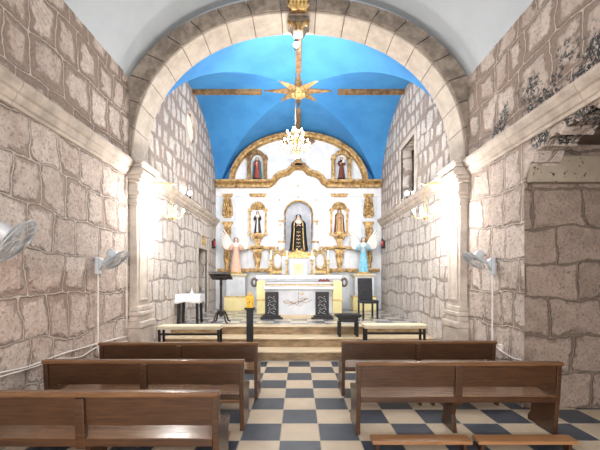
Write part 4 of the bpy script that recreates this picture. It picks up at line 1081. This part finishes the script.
# ------------------------------------------------------------------ wall fans
def fan(label, loc, rz, tilt, roll=0, sc_=1):   # arm starts at wall, local -y points away from wall
    r = thing('wall_fan', label, 'fan', loc, rz); r.scale = (sc_,)*3
    mb = MB(); mb.box(-.05, .05, -.06, 0, -.16, .10); mb.prism([(-.06, -.10), (-.10, -.02), (-.10, .06), (-.06, .10)], -.04, .04, 'x'); mb.build('wall_bracket', 'plastic', r, bevel=.01)
    mb = MB(); mb.tube([(0, -.07, .0), (0, -.16, .06), (0, -.22, .10)], .022, 10); mb.build('arm', 'plastic', r, smooth=True)
    hm = Matrix.Translation((0, -.27, .12)) @ Matrix.Rotation(roll, 4, 'Z') @ Matrix.Rotation(tilt, 4, 'X') @ Matrix.Rotation(PI/2, 4, 'X')
    mb = MB(); mb.lathe([(.03, -.12), (.06, -.10), (.07, -.04), (.065, .02), (.03, .04)], n=16, m=hm); hd = mb.build('motor', 'plastic', r, smooth=True)
    for k in range(3):
        mb = MB(); a0 = k*2*PI/3; vs = []; fs = []
        for j in range(7):
            rr = .03+.155*j/6; wd = .18+.75*math.sin(PI*min(1, .2+j/7))*.8
            for i in range(5):
                a = a0+(i/4-.5)*wd*1.1+.25*j/6
                vs.append((rr*math.cos(a), rr*math.sin(a), .075+.03*(i/4-.5)))
        for j in range(6):
            for i in range(4): fs.append((j*5+i, j*5+i+1, (j+1)*5+i+1, (j+1)*5+i))
        mb.add(vs, fs, hm); o = mb.build('blade', 'wire', r, smooth=True); md = o.modifiers.new('s', 'SOLIDIFY'); md.thickness = .003
    mb = MB(); n = 40
    for k in range(n):
        a = 2*PI*k/n; c, s2 = math.cos(a), math.sin(a)
        mb.tube([(c*.03, s2*.03, .135), (c*.12, s2*.12, .130), (c*.195, s2*.195, .10), (c*.205, s2*.205, .075)], .0022, 4, m=hm)
        mb.tube([(c*.05, s2*.05, .02), (c*.14, s2*.14, .03), (c*.205, s2*.205, .075)], .0022, 4, m=hm)
    for rr, zz, tt in ((.205, .075, .006), (.12, .130, .0025), (.165, .115, .0025)):
        mb.tube([(rr*math.cos(2*PI*k/32), rr*math.sin(2*PI*k/32), zz) for k in range(33)], tt, 6, m=hm)
    mb.lathe([(.035, .13), (.035, .14), (.005, .145)], n=14, m=hm)
    mb.build('wire_cage', 'wire', r)
    return r
fan('grey wall fan at the left frame edge, on the left stone wall', (-NW, 3.25, 2.06), math.radians(90), .62, math.radians(26), 1.2)
fan('grey wall fan beside the left arch pilaster, on the left stone wall', (-NW, 5.24, 2.0), math.radians(90), .85, math.radians(8))
fan('grey wall fan beside the right arch pilaster, on the right stone wall', (NW, 5.42, 2.0), math.radians(-90), .85, math.radians(-8))
# cables and conduits
def cab(pts, r, nm, label, cat):
    mb = MB(); mb.tube(pts, r, 8); o = mb.build(nm, 'cable', None, smooth=True); tag(o, label, cat)
xw = -NW+.03
def wp(px, py, x=xw):
    Y = abs(x)*F/abs(px-VX); return (x, Y, PZ(py, Y))
def sag(pts, n=6):   # catmull smoothing
    P_ = [Vector(p) for p in pts]; out = []
    for i in range(len(P_)-1):
        a, b_, c, d = P_[max(i-1, 0)], P_[i], P_[i+1], P_[min(i+2, len(P_)-1)]
        for k in range(n):
            t_ = k/n; out.append(.5*((2*b_)+(c-a)*t_+(2*a-5*b_+4*c-d)*t_*t_+(3*b_-a-3*c+d)*t_**3))
    return out+[P_[-1]]
cab(sag([wp(-30, 383), wp(0, 373), wp(30, 366), wp(62, 354), wp(100, 343), wp(128, 336)]), .011, 'cable', 'upper white cable draped low along the left stone wall', 'cable')
cab(sag([wp(-30, 386), wp(0, 377), wp(34, 367), wp(56, 359), wp(80, 357), wp(100, 346), wp(128, 341)]), .009, 'cable', 'lower white cable draped low along the left stone wall', 'cable')
cab([(xw, 5.24, 1.84), (xw, 5.24, .62)], .012, 'conduit', 'white conduit running down below the left pilaster fan', 'conduit')
cab([(NW-.03, 5.42, 1.84), (NW-.03, 5.42, .60)], .012, 'conduit', 'white conduit running down below the right wall fan', 'conduit')
cab([(xw, 6.12, 3.6), (xw, 6.12, .9)], .009, 'conduit', 'thin white strip added as the edge highlight beside the left arch pilaster', 'conduit')  # pilaster edge highlight made as a thin white strip
cab(sag([wp(494, 345, 3.07), wp(503, 352, 3.07), wp(513, 358, 3.07), wp(521, 360, 3.07)]), .009, 'cable', 'short white cable trailing from an outlet low on the right wall', 'cable')
o = MB().box(NW-.03, NW, 5.17, 5.27, PZ(350, 5.2), PZ(345, 5.2)).build('outlet', 'cable', None, bevel=.004); tag(o, 'white electrical outlet low on the right stone wall', 'outlet')
o = MB().box(CW-.03, CW, 7.0, 7.07, PZ(266, 7.0), PZ(258, 7.0)).build('switch_box', 'cable', None, bevel=.004); tag(o, 'small white switch box just beyond the right arch pilaster', 'switch')
# votive lamps
def votive(s_, label):
    Yv = 12.05
    r = thing('votive_lamp', label, 'lamp', (s_*(CW-.06), Yv, PZ(248, Yv)))
    mb = MB(); mb.box(min(0, s_*.06), max(0, s_*.06), -.05, .05, -.02, .26); mb.build('bracket', 'black', r, bevel=.004)
    mb = MB(); mb.lathe([(.03, .08), (.038, .10), (.038, .20), (.03, .24)], (-s_*.03, 0, 0), 14); mb.build('red_glass', 'red', r, smooth=True)
    mb = MB(); mb.lathe([(.04, .26), (.045, .28), (.01, .33)], (-s_*.03, 0, 0), 14); mb.lathe([(.01, -.02), (.05, .03), (.045, .06)], (-s_*.03, 0, 0), 14); mb.build('metal_cap', 'black', r, smooth=True)
votive(-1, 'red glass votive lamp on the left chancel wall, left of the angel')
votive(1, 'red glass votive lamp on the right chancel wall, right of the angel')
pq = thing('plaque', 'small gilded plaque above the dark doorway in the left chancel wall', 'plaque', (-CW+.02, 11.0, PZ(249, 11.0)+.08))
mb = MB(); mb.box(-.02, .01, -.18, .18, 0, .34); mb.build('panel', 'gold', pq, bevel=.008)
mb = MB(); mb.ell((.015, 0, .17), (.02, .12, .12)); mb.build('relief', 'goldl', pq, smooth=True)
# microphone on left chancel wall area near lectern is too small to read; leave out

# ------------------------------------------------------------------ lights
def area(loc, rot, sx, sy, e, c=(1, 1, 1)):
    l = bpy.data.lights.new('area', 'AREA'); l.shape = 'RECTANGLE'; l.size = sx; l.size_y = sy; l.energy = e; l.color = c
    o = bpy.data.objects.new('area_light', l); col.objects.link(o); o.location = loc; o.rotation_euler = rot; return o
def point(loc, e, c=(1, .93, .84), r=.15):
    l = bpy.data.lights.new('point', 'POINT'); l.energy = e; l.color = c; l.shadow_soft_size = r
    o = bpy.data.objects.new('point_light', l); col.objects.link(o); o.location = loc; return o
def spotl(loc, to, e, ang, c=(1, .96, .9), r=.08, blend=.6):
    l = bpy.data.lights.new('spot', 'SPOT'); l.energy = e; l.color = c; l.shadow_soft_size = r; l.spot_size = math.radians(ang); l.spot_blend = blend
    o = bpy.data.objects.new('spot_light', l); col.objects.link(o); o.location = loc
    o.rotation_euler = (Vector(to)-Vector(loc)).to_track_quat('-Z', 'Y').to_euler(); return o
# daylight fill added at the unseen window and doorway behind the camera
area((0, Y0-.1, 5.3), (math.radians(90), 0, 0), 2.1, 2.1, 200, (.95, .97, 1))
area((0, Y0-.1, 1.7), (math.radians(90), 0, 0), 2.1, 3.0, 420, (1, .97, .93))
# unseen fill lights added in the nave, behind the camera
for y in (-3.4, -.6):
    for s_ in (-1, 1): point((s_*2.3, y, 3.0), 75, (1, .94, .87), .2)
# chandelier, wall lamps, spotlights and one added warm spot
point((-.08, 8.85, 4.62), 200, (1, .94, .86), .12)
point((-.08, 8.85, 5.95), 110, (1, .94, .86), .12)
spotl((-1.3, -.6, 2.6), (-3.1, 4.1, 1.5), 260, 20, (1, .42, .12), .1, 1)  # added spot with no visible source, for the orange glow on the left wall
for s_ in (-1, 1):
    point((s_*2.46, 6.66, 3.06), 165, (1, .97, .93), .16)
    spotl((s_*(CW-.24), 9.3, 4.1), (s_*.4, 12.6, 3.4), 80, 110)
spotl((-.03, YB-.0, 6.35), (0, 8.6, 7.2), 150, 150)
spotl((0, YB+.15, 6.3), (0, 10.6, 1.0), 210, 85)
w = bpy.data.worlds.new('w'); sc.world = w; w.use_nodes = True
w.node_tree.nodes['Background'].inputs[0].default_value = (.75, .85, 1, 1); w.node_tree.nodes['Background'].inputs[1].default_value = 1.0

G = {'pew': 'wooden pews in the nave', 'fan': 'wall fans on the nave walls', 'candlestick': 'candlesticks on the high altar', 'spotlight': 'lit spotlights',
     'bench': 'cream-topped benches before the steps', 'pedestal': 'angel pedestals', 'conduit': 'white wall conduits', 'cable': 'white wall cables'}
for o in list(bpy.data.objects):
    if o.parent is None and 'category' in o:
        if o['category'] in G: o['group'] = G[o['category']]
        elif o.name.startswith('saint_statue'): o['group'] = 'saints in the altarpiece niches'
        elif o.name.startswith('angel_statue'): o['group'] = 'angels flanking the altar'
        elif o.name.startswith('wall_lamp'): o['group'] = 'candle lamps on the arch pilasters'
        elif o.name.startswith('votive_lamp'): o['group'] = 'red votive lamps'
# ------------------------------------------------------------------ camera
cam = bpy.data.cameras.new('cam'); co = bpy.data.objects.new('camera', cam); col.objects.link(co); sc.camera = co
co.location = (0, 0, H); co.rotation_euler = (math.radians(90), 0, 0)
cam.sensor_width = 36; cam.lens = F/600*36; cam.shift_x = (300-VX)/600; cam.shift_y = (VY-225)/600; cam.clip_start = .05
sc.view_settings.view_transform = 'Standard'; sc.view_settings.look = 'None'; sc.view_settings.gamma = 1
sc.view_settings.use_curve_mapping = False; sc.view_settings.exposure = 0.15
